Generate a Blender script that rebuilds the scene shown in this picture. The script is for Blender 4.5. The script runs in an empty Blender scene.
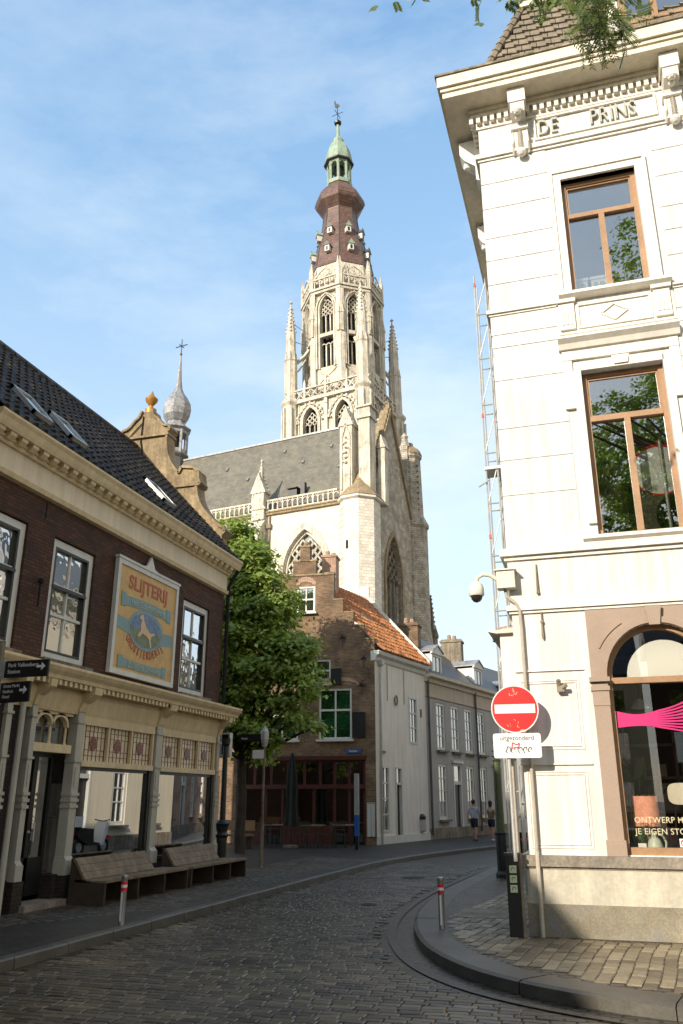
import bpy, bmesh, math, random
from math import sin, cos, pi, radians as R, sqrt, atan2
from mathutils import Vector, Matrix
random.seed(7)
sc = bpy.context.scene
COL = sc.collection

# ------------------------------------------------------------------ helpers
class MB:
    def __init__(s): s.v = []; s.f = []
    def poly(s, pts):
        n = len(s.v); s.v += [tuple(p) for p in pts]; s.f.append(tuple(range(n, n+len(pts))))
    def box(s, x0, x1, y0, y1, z0, z1):
        n = len(s.v)
        s.v += [(x, y, z) for z in (z0, z1) for y in (y0, y1) for x in (x0, x1)]
        for q in ((0,2,3,1),(4,5,7,6),(0,1,5,4),(2,6,7,3),(0,4,6,2),(1,3,7,5)): s.f.append(tuple(n+i for i in q))
    def _pr(s, A, B):
        n = len(s.v); k = len(A); s.v += A+B
        s.f.append(tuple(range(n, n+k))); s.f.append(tuple(range(n+2*k-1, n+k-1, -1)))
        for i in range(k):
            j = (i+1) % k; s.f.append((n+i, n+k+i, n+k+j, n+j))
    def prism(s, pts, y0, y1): s._pr([(u, y0, z) for u, z in pts], [(u, y1, z) for u, z in pts])
    def prismx(s, pts, x0, x1): s._pr([(x0, y, z) for y, z in pts], [(x1, y, z) for y, z in pts])
    def prismz(s, pts, z0, z1): s._pr([(x, y, z0) for x, y in pts], [(x, y, z1) for x, y in pts])
    def bar(s, p, q, w, y0, y1):
        dx, dz = q[0]-p[0], q[1]-p[1]; L = sqrt(dx*dx+dz*dz) or 1; a, b = -dz/L*w/2, dx/L*w/2
        s.prism([(p[0]+a, p[1]+b), (p[0]-a, p[1]-b), (q[0]-a, q[1]-b), (q[0]+a, q[1]+b)], y0, y1)
    def line(s, pts, w, y0, y1):
        for p, q in zip(pts, pts[1:]): s.bar(p, q, w, y0, y1)
    def tube(s, pts, r, n=8, cap=True):
        pts = [Vector(p) for p in pts]; rs = r if isinstance(r, (list, tuple)) else [r]*len(pts)
        base = len(s.v); up = None
        for i, p in enumerate(pts):
            d = (pts[min(i+1, len(pts)-1)]-pts[max(i-1, 0)]).normalized()
            if up is None: up = Vector((0, 0, 1)) if abs(d.z) < .9 else Vector((1, 0, 0))
            a = d.cross(up).normalized(); b = a.cross(d).normalized(); up = b
            for k in range(n):
                t = 2*pi*k/n; s.v.append(tuple(p+(a*cos(t)+b*sin(t))*rs[i]))
        for i in range(len(pts)-1):
            for k in range(n):
                k2 = (k+1) % n; o = base+i*n
                s.f.append((o+k, o+k2, o+n+k2, o+n+k))
        if cap:
            s.f.append(tuple(base+k for k in range(n))); s.f.append(tuple(base+(len(pts)-1)*n+k for k in range(n-1, -1, -1)))
    def lathe(s, prof, cx=0, cy=0, n=16, rot=0, z=0):
        base = len(s.v)
        for r, h in prof:
            for k in range(n):
                t = rot+2*pi*k/n; s.v.append((cx+r*cos(t), cy+r*sin(t), z+h))
        for i in range(len(prof)-1):
            for k in range(n):
                k2 = (k+1) % n; o = base+i*n; s.f.append((o+k, o+k2, o+n+k2, o+n+k))
        s.f.append(tuple(base+k for k in range(n-1, -1, -1))); s.f.append(tuple(base+(len(prof)-1)*n+k for k in range(n)))
    def ball(s, c, r, n=8, sx=1, sy=1, sz=1):
        base = len(s.v)
        for i in range(n//2+1):
            ph = pi*i/(n//2); rr = max(sin(ph), .02)
            for k in range(n):
                t = 2*pi*k/n; s.v.append((c[0]+r*sx*rr*cos(t), c[1]+r*sy*rr*sin(t), c[2]-r*sz*cos(ph)))
        for i in range(n//2):
            for k in range(n):
                k2 = (k+1) % n; o = base+i*n; s.f.append((o+k, o+k2, o+n+k2, o+n+k))
    def build(s, name, mt, parent=None, smooth=False, fix=True, **kw):
        me = bpy.data.meshes.new(name); me.from_pydata(s.v, [], s.f)
        if fix:
            bm = bmesh.new(); bm.from_mesh(me); bmesh.ops.recalc_face_normals(bm, faces=bm.faces); bm.to_mesh(me); bm.free()
        me.materials.append(mt)
        if smooth:
            for p in me.polygons: p.use_smooth = True
            try: me.set_sharp_from_angle(angle=R(40))
            except Exception: pass
        o = bpy.data.objects.new(name, me); COL.objects.link(o)
        if parent: o.parent = parent
        for k, v in kw.items(): o[k] = v
        return o

def tag(o, label, cat, group=None):
    o['label'] = label; o['category'] = cat
    if group: o['group'] = group
    return o
def thing(name, label, cat, loc=(0,0,0), rz=0, group=None):
    o = bpy.data.objects.new(name, None); COL.objects.link(o); o.empty_display_size = .2
    o.location = loc; o.rotation_euler = (0, 0, rz); return tag(o, label, cat, group)
def struct(o, k='structure'): o['kind'] = k; return o
def kids(o): return [c for c in ALLK() if c.parent == o]
def ALLK(): return list(COL.objects)
def copy_tree(o, parent=None):
    c = o.copy(); COL.objects.link(c)
    if parent: c.parent = parent
    for ch in [k for k in COL.objects if k.parent == o]: copy_tree(ch, c)
    return c
def text(s, size, mt, parent, name='lettering', ext=.004, loc=(0,0,0), rot=(pi/2,0,0), align='LEFT', sx=1, bold=0, sp=1):
    cu = bpy.data.curves.new('t', 'FONT'); cu.body = s; cu.size = size; cu.extrude = ext; cu.align_x = align; cu.offset = bold; cu.resolution_u = 3
    cu.space_character = sp
    ob = bpy.data.objects.new('t', cu); COL.objects.link(ob); bpy.context.view_layer.update()
    me = bpy.data.meshes.new_from_object(ob.evaluated_get(bpy.context.evaluated_depsgraph_get()))
    bpy.data.objects.remove(ob); me.materials.clear(); me.materials.append(mt)
    o = bpy.data.objects.new(name, me); COL.objects.link(o); o.parent = parent
    o.location = loc; o.rotation_euler = rot; o.scale = (sx, 1, 1); return o

# ------------------------------------------------------------------ materials
def nodes(name):
    m = bpy.data.materials.new(name); m.use_nodes = True; nt = m.node_tree
    return m, nt, nt.nodes, nt.links, nt.nodes['Principled BSDF']
def coord(N, L, mode='wall'):
    tc = N.new('ShaderNodeTexCoord'); src = tc.outputs['Object']
    if mode == 'obj': return src
    sp = N.new('ShaderNodeSeparateXYZ'); L.new(src, sp.inputs[0])
    cb = N.new('ShaderNodeCombineXYZ')
    if mode == 'wall':
        ad = N.new('ShaderNodeMath'); ad.operation = 'ADD'; L.new(sp.outputs[0], ad.inputs[0]); L.new(sp.outputs[1], ad.inputs[1])
        L.new(ad.outputs[0], cb.inputs[0]); L.new(sp.outputs[2], cb.inputs[1])
    return cb.outputs[0]
def ramp(N, L, src, stops):
    r = N.new('ShaderNodeValToRGB'); L.new(src, r.inputs[0]); e = r.color_ramp.elements
    while len(e) < len(stops): e.new(.5)
    for el, (p, c) in zip(e, stops): el.position = p; el.color = (c, c, c, 1) if isinstance(c, (int, float)) else (*c, 1)
    return r.outputs[0]
def noise(N, L, src, scale, detail=5, rough=.6, vec_scale=None):
    n = N.new('ShaderNodeTexNoise'); n.inputs['Scale'].default_value = scale; n.inputs['Detail'].default_value = detail; n.inputs['Roughness'].default_value = rough
    if vec_scale:
        mp = N.new('ShaderNodeMapping'); mp.inputs['Scale'].default_value = vec_scale; L.new(src, mp.inputs[0]); src = mp.outputs[0]
    L.new(src, n.inputs['Vector']); return n.outputs[0]
def mix(N, L, fac, a, b, bt='MIX'):
    m = N.new('ShaderNodeMix'); m.data_type = 'RGBA'; m.blend_type = bt
    for sock, v in ((m.inputs[0], fac), (m.inputs[6], a), (m.inputs[7], b)):
        if isinstance(v, (int, float)): sock.default_value = v
        elif isinstance(v, tuple): sock.default_value = (*v, 1)
        else: L.new(v, sock)
    return m.outputs[2]
def bump(N, L, h, strength, dist, B, prev=None):
    b = N.new('ShaderNodeBump'); b.inputs['Strength'].default_value = strength; b.inputs['Distance'].default_value = dist
    L.new(h, b.inputs['Height'])
    if prev: L.new(prev, b.inputs['Normal'])
    L.new(b.outputs[0], B.inputs['Normal']); return b.outputs[0]
def plain(name, col, rough=.6, metal=0, var=.12, vs=2.0, fine=30, bmp=.15, streak=0, spec=.5, col2=None, cpos=(.5, .62)):
    m, nt, N, L, B = nodes(name); src = coord(N, L, 'obj')
    n1 = noise(N, L, src, vs); f = ramp(N, L, n1, [(.3, 1-var), (.7, 1+var)])
    c = mix(N, L, 1, tuple(col), f, 'MULTIPLY')
    n2 = noise(N, L, src, fine, 3)
    c = mix(N, L, 1, c, ramp(N, L, n2, [(.3, 1-var*.7), (.7, 1+var*.7)]), 'MULTIPLY')
    if streak:
        n3 = noise(N, L, src, 1, 6, .65, (7, 7, .45)); c = mix(N, L, 1, c, ramp(N, L, n3, [(.42, 1-streak), (.62, 1.0)]), 'MULTIPLY')
    if col2:
        n4 = noise(N, L, src, vs*1.7, 7, .7); c = mix(N, L, ramp(N, L, n4, [(cpos[0], 0.), (cpos[1], 1.)]), c, tuple(col2))
    L.new(c, B.inputs['Base Color']); B.inputs['Roughness'].default_value = rough; B.inputs['Metallic'].default_value = metal
    B.inputs['Specular IOR Level'].default_value = spec
    if bmp: bump(N, L, n2, bmp, .01, B)
    return m
def brick(name, c1, c2, mortar, w=.21, h=.065, ms=.01, rough=.85, blot=.3, bst=.5, mode='wall', stain=None, off=.5, msm=.15, warp=0, bias=0):
    m, nt, N, L, B = nodes(name); src = coord(N, L, mode)
    s0 = src
    if warp:
        nz = N.new('ShaderNodeTexNoise'); nz.inputs['Scale'].default_value = 2.2; L.new(src, nz.inputs['Vector'])
        va = N.new('ShaderNodeVectorMath'); va.operation = 'SCALE'; va.inputs['Scale'].default_value = warp; L.new(nz.outputs['Color'], va.inputs[0])
        vb = N.new('ShaderNodeVectorMath'); vb.operation = 'ADD'; L.new(src, vb.inputs[0]); L.new(va.outputs[0], vb.inputs[1]); src = vb.outputs[0]
    t = N.new('ShaderNodeTexBrick'); L.new(src, t.inputs['Vector']); t.offset = off
    t.inputs['Scale'].default_value = 1; t.inputs['Brick Width'].default_value = w; t.inputs['Row Height'].default_value = h
    t.inputs['Mortar Size'].default_value = ms; t.inputs['Mortar Smooth'].default_value = msm; t.inputs['Bias'].default_value = bias
    t.inputs['Color1'].default_value = (*c1, 1); t.inputs['Color2'].default_value = (*c2, 1); t.inputs['Mortar'].default_value = (*mortar, 1)
    n1 = noise(N, L, s0, 1.3, 6); c = mix(N, L, 1, t.outputs[0], ramp(N, L, n1, [(.3, 1-blot), (.7, 1+blot)]), 'MULTIPLY')
    n2 = noise(N, L, s0, 25, 4); c = mix(N, L, 1, c, ramp(N, L, n2, [(.3, .8), (.7, 1.2)]), 'MULTIPLY')
    if stain:
        n3 = noise(N, L, s0, .5, 8, .7); c = mix(N, L, ramp(N, L, n3, [(.5, 0.), (.68, .8)]), c, stain)
    L.new(c, B.inputs['Base Color']); B.inputs['Roughness'].default_value = rough
    inv = N.new('ShaderNodeMath'); inv.operation = 'SUBTRACT'; inv.inputs[0].default_value = 1; L.new(t.outputs['Fac'], inv.inputs[1])
    ad = N.new('ShaderNodeMath'); ad.operation = 'MULTIPLY_ADD'; L.new(n2, ad.inputs[0]); ad.inputs[1].default_value = .5; L.new(inv.outputs[0], ad.inputs[2])
    bump(N, L, ad.outputs[0], bst, .012, B)
    return m
def sett(name, c1, c2, rough):
    m, nt, N, L, B = nodes(name); src = coord(N, L, 'obj'); g = N.new('ShaderNodeNewGeometry')
    c = mix(N, L, ramp(N, L, g.outputs['Random Per Island'], [(0, 0.), (.8, .7), (1, 1.)]), c1, c2)
    c = mix(N, L, 1, c, ramp(N, L, noise(N, L, src, .7, 5, .65), [(.3, .6), (.7, 1.4)]), 'MULTIPLY')
    n2 = noise(N, L, src, 45, 4); c = mix(N, L, 1, c, ramp(N, L, n2, [(.3, .75), (.7, 1.25)]), 'MULTIPLY')
    L.new(c, B.inputs['Base Color']); L.new(ramp(N, L, noise(N, L, src, 1.1, 3), [(.3, rough-.1), (.7, rough+.15)]), B.inputs['Roughness']); bump(N, L, n2, .35, .006, B); return m
def glassmat(name, refl=.35, tint=(.5, .55, .55), dark=None, wave=0, rcol=(1, 1, 1)):
    m, nt, N, L, B = nodes(name); N.remove(B); out = N['Material Output']
    g = N.new('ShaderNodeBsdfGlossy'); g.inputs['Roughness'].default_value = .0; g.inputs['Color'].default_value = (*rcol, 1)
    if dark is not None:
        t = N.new('ShaderNodeBsdfDiffuse'); src = coord(N, L, 'obj'); n = noise(N, L, src, .9, 4)
        L.new(mix(N, L, ramp(N, L, n, [(.45, 0.), (.6, 1.)]), tuple(x*.5 for x in dark), tuple(dark)), t.inputs['Color'])
    else:
        t = N.new('ShaderNodeBsdfTransparent'); t.inputs['Color'].default_value = (*tint, 1)
    if wave:
        tc = coord(N, L, 'obj'); n = noise(N, L, tc, 2.5, 2); b = N.new('ShaderNodeBump'); b.inputs['Strength'].default_value = wave; b.inputs['Distance'].default_value = .02
        L.new(n, b.inputs['Height']); L.new(b.outputs[0], g.inputs['Normal'])
    fr = N.new('ShaderNodeFresnel'); fr.inputs['IOR'].default_value = 1.5
    ma = N.new('ShaderNodeMath'); ma.operation = 'ADD'; ma.use_clamp = True; L.new(fr.outputs[0], ma.inputs[0]); ma.inputs[1].default_value = refl
    ms = N.new('ShaderNodeMixShader'); L.new(ma.outputs[0], ms.inputs[0]); L.new(t.outputs[0], ms.inputs[1]); L.new(g.outputs[0], ms.inputs[2]); L.new(ms.outputs[0], out.inputs[0])
    return m
def leafmat(name, c1, c2):
    m, nt, N, L, B = nodes(name); src = coord(N, L, 'obj')
    n = N.new('ShaderNodeTexWhiteNoise'); n.noise_dimensions = '3D'
    sn = N.new('ShaderNodeVectorMath'); sn.operation = 'SNAP'; sn.inputs[1].default_value = (.12, .12, .12); L.new(src, sn.inputs[0]); L.new(sn.outputs[0], n.inputs[0])
    c = mix(N, L, n.outputs[0], c1, c2); n2 = noise(N, L, src, .8, 3)
    c = mix(N, L, 1, c, ramp(N, L, n2, [(.35, .75), (.65, 1.25)]), 'MULTIPLY')
    L.new(c, B.inputs['Base Color']); B.inputs['Roughness'].default_value = .45
    t = N.new('ShaderNodeBsdfTranslucent'); L.new(mix(N, L, 1, c, (1.3, 1.5, .5), 'MULTIPLY'), t.inputs[0])
    ms = N.new('ShaderNodeMixShader'); ms.inputs[0].default_value = .35; L.new(B.outputs[0], ms.inputs[1]); L.new(t.outputs[0], ms.inputs[2]); L.new(ms.outputs[0], N['Material Output'].inputs[0])
    return m

M = dict(
 redbrick=brick('red_brick', (.095,.034,.012), (.045,.018,.008), (.024,.014,.008), .2, .062, .009, blot=.35),
 gablebrick=brick('weathered_brick', (.22,.12,.055), (.10,.05,.024), (.20,.15,.10), .2, .06, .012, blot=.5, stain=(.08,.055,.035)),
 quoin=brick('orange_brick', (.35,.16,.08), (.3,.12,.06), (.4,.35,.28), .2, .06, .012),
 chbrick=brick('church_brick', (.76,.71,.62), (.60,.55,.46), (.50,.45,.37), .55, .26, .02, blot=.18, bst=.6, stain=(.55,.50,.41)),
 chrough=brick('rough_limestone', (.50,.45,.36), (.33,.30,.24), (.22,.19,.15), .42, .2, .02, blot=.4, bst=1.0, stain=(.20,.175,.13), warp=.04),
 stone=plain('tower_limestone', (.67,.615,.50), .85, var=.22, vs=.8, fine=9, bmp=.6, streak=.38, col2=(.24,.20,.145), cpos=(.56,.74)),
 stonedk=plain('weathered_limestone', (.25,.21,.15), .9, var=.35, vs=1.2, fine=9, bmp=.5, streak=.4),
 lichen=plain('lichened_plaster', (.33,.25,.145), .9, var=.25, vs=1.5, fine=12, bmp=.4, streak=.3, col2=(.13,.095,.05), cpos=(.5,.72)),
 slate=brick('roof_slate', (.17,.155,.115), (.125,.115,.088), (.07,.062,.05), .35, .28, .01, rough=.6, blot=.18, bst=.3, stain=(.185,.17,.125)),
 darkslate=plain('dark_slate', (.075,.075,.07), .5, var=.2, vs=2),
 shingle=brick('brown_shingle', (.17,.095,.068), (.11,.062,.047), (.05,.03,.024), .5, .3, .02, rough=.5, blot=.3, bst=.4),
 copper=plain('verdigris_copper', (.22,.31,.23), .6, var=.3, vs=1.5, fine=8, col2=(.33,.36,.25), cpos=(.45,.7)),
 lead=plain('grey_lead', (.30,.30,.30), .45, var=.25, vs=2, metal=.2, col2=(.17,.17,.17), cpos=(.5,.6)),
 black=plain('black_paint', (.012,.013,.012), .4, var=.2, bmp=.05),
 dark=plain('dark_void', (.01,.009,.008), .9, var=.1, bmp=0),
 white=plain('white_wall_paint', (.72,.695,.655), .75, var=.06, vs=.9, fine=14, bmp=.12, streak=.2),
 whitetrim=plain('white_trim_paint', (.76,.72,.63), .6, var=.04, vs=2, fine=14, bmp=.1, streak=.12),
 eave=plain('eave_paint', (.74,.67,.52), .6, var=.06, vs=2, bmp=.1, streak=.15),
 stoneledge=plain('plinth_stone', (.22,.19,.15), .85, var=.35, vs=3, fine=25, bmp=.5),
 plinth=plain('base_render', (.52,.48,.38), .85, var=.15, vs=1.2, fine=18, bmp=.3, streak=.15),
 plinthlow=plain('low_base_render', (.24,.21,.15), .9, var=.3, vs=2, fine=40, bmp=.5, col2=(.2,.2,.2), cpos=(.5,.8)),
 brown=plain('brown_stone_paint', (.33,.245,.185), .7, var=.08, vs=2, fine=30, bmp=.2),
 wood=plain('varnished_wood', (.33,.19,.095), .45, var=.15, vs=3, fine=20, bmp=.1),
 cream=plain('cream_paint', (.68,.55,.33), .6, var=.08, vs=1.5, fine=18, bmp=.12, streak=.15),
 creampl=plain('cream_plaster', (.68,.60,.45), .75, var=.06, vs=1, fine=18, bmp=.12, streak=.12),
 column=plain('grey_white_paint', (.42,.405,.34), .5, var=.07, vs=2, fine=18, bmp=.1, streak=.1),
 winwhite=plain('window_white_paint', (.60,.60,.55), .5, var=.05, vs=2, bmp=.05, streak=.1),
 pantile=plain('dark_glazed_pantile', (.022,.016,.011), .55, var=.5, vs=3, fine=9, bmp=.3, spec=.35, col2=(.14,.105,.055), cpos=(.5,.7)),
 orange=plain('orange_pantile', (.42,.17,.06), .7, var=.45, vs=2.5, fine=7, bmp=.3, col2=(.16,.09,.045), cpos=(.5,.68)),
 mansard=plain('grey_brown_tile', (.20,.165,.115), .7, var=.25, vs=3, fine=12, bmp=.3),
 wallw=plain('side_white_paint', (.76,.73,.66), .75, var=.06, vs=.8, bmp=.1, streak=.14),
 greyw=plain('blue_grey_plaster', (.42,.41,.385), .8, var=.1, vs=.8, bmp=.1, streak=.15),
 beige=plain('beige_band', (.52,.45,.36), .8, var=.08, bmp=.1, streak=.15),
 pane=glassmat('sash_glass', .32, dark=(.035,.035,.03)),
 panegreen=glassmat('green_curtained_glass', .10, dark=(.010,.06,.02)),
 wavy=glassmat('old_wavy_glass', .55, dark=(.10,.09,.06), wave=.55),
 clear=glassmat('clear_glass', .22, (.75,.76,.74)),
 shopglass=glassmat('shop_glass', .55, (.7,.72,.7)),
 shopglass2=glassmat('sunny_shop_glass', .04, (.93,.93,.92)),
 upglass=glassmat('upper_window_glass', .20, (.8,.82,.8)),
 churchglass=glassmat('leaded_glass', .15, dark=(.22,.22,.20)),
 leadglass=plain('cream_leaded_glass', (.62,.54,.38), .3, var=.15, vs=8, bmp=.1),
 redglass=plain('wine_red_glass', (.16,.05,.035), .3, var=.2, bmp=0),
 steel=plain('brushed_steel', (.45,.45,.43), .35, metal=.8, var=.1, bmp=.05),
 galv=plain('galvanised_steel', (.42,.42,.39), .5, metal=.4, var=.12, vs=5, bmp=.05),
 conduit=plain('beige_conduit', (.42,.37,.29), .6, var=.12, vs=4, bmp=.05),
 greenpost=plain('green_cast_iron', (.045,.06,.022), .45, var=.35, vs=5, bmp=.1),
 signred=plain('sign_red', (.75,.012,.012), .4, var=.03, bmp=0),
 signwhite=plain('sign_white', (.78,.76,.72), .4, var=.04, vs=6, bmp=0),
 ink=plain('black_ink', (.02,.02,.02), .6, var=.05, bmp=0),
 inkred=plain('red_ink', (.6,.02,.03), .6, var=.05, bmp=0),
 goldtext=plain('gold_leaf', (.62,.55,.33), .4, var=.1, bmp=0),
 ochre=plain('ochre_sign_paint', (.58,.37,.13), .6, var=.14, vs=4, fine=18, bmp=.05),
 signblue=plain('teal_sign_paint', (.20,.31,.31), .6, var=.12, vs=6, bmp=0),
 signblue2=plain('blue_sign_paint', (.14,.21,.32), .6, var=.3, vs=9, bmp=0),
 signgreen=plain('sage_sign_paint', (.16,.20,.12), .6, var=.3, vs=9, bmp=0),
 signcream=plain('pale_sign_paint', (.65,.45,.25), .6, var=.1, bmp=0),
 letterred=plain('brick_red_lettering', (.42,.11,.06), .6, var=.1, bmp=0),
 lettercream=plain('pale_lettering', (.45,.50,.42), .6, var=.1, bmp=0),
 letterdark=plain('dark_relief_lettering', (.30,.29,.27), .7, var=.1, bmp=0),
 redwood=plain('dark_red_wood', (.065,.014,.007), .45, var=.2, vs=3, bmp=.05),
 benchwood=plain('weathered_bench_wood', (.23,.17,.105), .75, var=.3, vs=4, fine=30, bmp=.3, streak=.3),
 benchdark=plain('dark_bench_wood', (.045,.03,.018), .8, var=.3, vs=4, bmp=.2),
 bark=plain('tree_bark', (.06,.045,.03), .9, var=.3, vs=3, fine=20, bmp=.6),
 pink=plain('pink_film', (.50,.004,.13), .5, var=.02, bmp=0),
 salmon=plain('salmon_fabric', (.72,.33,.22), .9, var=.2, vs=8, fine=60, bmp=.2),
 bone=plain('off_white_upholstery', (.62,.58,.45), .8, var=.05, bmp=.1),
 vase=plain('pale_green_ceramic', (.50,.55,.42), .4, var=.06, bmp=0),
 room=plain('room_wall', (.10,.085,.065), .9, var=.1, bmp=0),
 roomlight=plain('pale_room_wall', (.5,.48,.42), .9, var=.1, bmp=0),
 curtain=plain('linen_curtain', (.55,.50,.38), .9, var=.1, vs=3, bmp=.1),
 blind=plain('pale_blind', (.72,.72,.66), .8, var=.03, bmp=0),
 green=plain('plant_green', (.05,.14,.03), .6, var=.3, bmp=0),
 limesq=plain('pale_green_reflector', (.55,.62,.38), .5, var=.06, bmp=0),
 canvas=plain('dark_canvas', (.02,.028,.025), .9, var=.3, bmp=.1),
 bluesign=plain('street_sign_blue', (.02,.10,.32), .5, var=.05, bmp=0),
 skin=plain('skin', (.42,.25,.17), .6, var=.05, bmp=0),
 shirtblue=plain('pale_blue_shirt', (.33,.37,.46), .9, var=.05, bmp=0),
 shirtolive=plain('olive_top', (.13,.12,.06), .9, var=.1, bmp=0),
 navy=plain('navy_shorts', (.015,.018,.035), .9, var=.1, bmp=0),
 hair=plain('dark_hair', (.025,.016,.01), .7, var=.2, bmp=0),
 gold=plain('gilded_finial', (.45,.22,.04), .5, var=.2, metal=.3),
 domeglass=plain('camera_dome', (.03,.025,.02), .1, bmp=0),
 mirrorgrey=plain('grey_sign_back', (.40,.40,.34), .6, var=.05, bmp=0),
 rubber=plain('rubber', (.015,.015,.015), .8, bmp=0),
 kerb=plain('kerb_stone', (.085,.077,.06), .5, var=.25, vs=2, fine=40, bmp=.25),
 gutterdark=plain('dark_gutter_setts', (.05,.043,.033), .5, var=.35, vs=6, bmp=.4),
 darkbase=brick('dark_base_brick', (.035,.022,.015), (.02,.013,.009), (.012,.009,.007), .2, .062, .008),
 sett=sett('dark_road_sett', (.034,.026,.015), (.125,.098,.058), .40),
 sett_left=sett('left_pavement_brick', (.030,.022,.012), (.090,.068,.04), .55),
 sett_light=sett('worn_pavement_sett', (.11,.086,.052), (.28,.23,.145), .5),
 road=brick('road_setts', (.075,.062,.042), (.028,.023,.016), (.004,.0035,.0025), .2, .105, .018, rough=.38, blot=.4, bst=1.0, mode='obj', warp=.06, msm=.3, stain=(.025,.022,.016)),
 pave=brick('pavement_setts', (.13,.105,.07), (.06,.048,.033), (.006,.005,.003), .16, .115, .017, rough=.5, blot=.25, bst=.8, mode='obj', warp=.12, msm=.3),
 paveleft=brick('left_pavement_bricks', (.052,.043,.03), (.022,.018,.013), (.006,.005,.004), .2, .1, .012, rough=.55, blot=.4, bst=.5, mode='obj', warp=.02),
 soil=plain('paved_ground', (.12,.105,.085), .85, var=.25, vs=.5, bmp=.2),
 leaf=leafmat('foliage', (.17,.24,.04), (.34,.42,.10)),
 leafpale=leafmat('pale_foliage', (.10,.15,.035), (.17,.21,.06)),
)

# ------------------------------------------------------------------ architectural pieces (local x along the wall, -y outward)
def wall(mb, u0, u1, z0, z1, holes=(), th=.35, y=0, reveal=True):
    us = sorted({u0, u1, *[min(max(a, u0), u1) for h in holes for a in h[:2]]}); zs = sorted({z0, z1, *[min(max(a, z0), z1) for h in holes for a in h[2:4]]})
    for a, b in zip(us, us[1:]):
        for c, d in zip(zs, zs[1:]):
            mu, mz = (a+b)/2, (c+d)/2
            if any(h[0] < mu < h[1] and h[2] < mz < h[3] for h in holes): continue
            mb.poly([(a, y, c), (b, y, c), (b, y, d), (a, y, d)]); mb.poly([(a, y+th, c), (a, y+th, d), (b, y+th, d), (b, y+th, c)])
    for h in holes:
        a, b, c, d = h[:4]
        mb.poly([(a, y, c), (a, y, d), (a, y+th, d), (a, y+th, c)]); mb.poly([(b, y, c), (b, y+th, c), (b, y+th, d), (b, y, d)])
        mb.poly([(a, y, d), (b, y, d), (b, y+th, d), (a, y+th, d)]); mb.poly([(a, y, c), (a, y+th, c), (b, y+th, c), (b, y, c)])
    mb.poly([(u0, y, z0), (u0, y+th, z0), (u0, y+th, z1), (u0, y, z1)]); mb.poly([(u1, y, z0), (u1, y, z1), (u1, y+th, z1), (u1, y+th, z0)])
    mb.poly([(u0, y, z1), (u0, y+th, z1), (u1, y+th, z1), (u1, y, z1)])
def frame(mb, u0, u1, z0, z1, w, y0, y1):
    mb.box(u0, u0+w, y0, y1, z0, z1); mb.box(u1-w, u1, y0, y1, z0, z1)
    mb.box(u0+w, u1-w, y0, y1, z1-w, z1); mb.box(u0+w, u1-w, y0, y1, z0, z0+w)
def window(root, u0, u1, z0, z1, y=.1, fw=.07, cols=2, splits=(.5,), mt=None, gm=None, name='window', sill=None, bw=.03, label=None, rail=.05):
    f = MB(); frame(f, u0, u1, z0, z1, fw, y-.03, y+.07)
    iu0, iu1, iz0, iz1 = u0+fw, u1-fw, z0+fw, z1-fw
    for s in splits:
        z = iz0+(iz1-iz0)*s; f.box(iu0, iu1, y-.01, y+.06, z-rail/2, z+rail/2)
    zs = [iz0]+[iz0+(iz1-iz0)*s for s in splits]+[iz1]
    for k in range(1, cols):
        u = iu0+(iu1-iu0)*k/cols
        for a, b in zip(zs, zs[1:]):
            f.box(u-bw/2, u+bw/2, y, y+.05, a+(rail/2 if a > iz0 else 0), b-(rail/2 if b < iz1 else 0))
    o = f.build(name, mt or M['winwhite'], root)
    if label: o['label'] = label
    g = MB(); g.box(iu0-.01, iu1+.01, y+.03, y+.04, iz0-.01, iz1+.01); g.build('pane', gm or M['pane'], o)
    if sill: s = MB(); s.box(u0-.08, u1+.08, y-.22, y+.02, z0-.09, z0-.005); s.build('sill', sill, o)
    return o
def arc(a, h, n=10, c=0, z=0):
    """pointed arch of half width a and rise h: points left to right"""
    Rr = (a*a+h*h)/(2*a); th = math.asin(min(1, h/Rr)) if h < Rr else pi-math.asin(h/Rr) if a > Rr else pi/2
    th = atan2(h, Rr-a) if True else th
    left = [(c-a+Rr-Rr*cos(th*i/n), z+Rr*sin(th*i/n)) for i in range(n+1)]
    return left+[(2*c-u, w) for u, w in reversed(left[:-1])]
def ring(mb, inner, outer, y0, y1):
    for (a, b), (c, d) in zip(zip(inner, inner[1:]), zip(outer, outer[1:])): mb.prism([a, b, d, c], y0, y1)
def gothic_hole_fill(mb, c, a, zs, h, ztop, y, th):
    pts = arc(a, h, 8, c, zs); n = len(pts)//2
    mb.prism([(c-a, ztop)]+pts[:n+1]+[(c, ztop)], y, y+th); mb.prism([(c, ztop)]+pts[n:]+[(c+a, ztop)], y, y+th)
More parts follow.
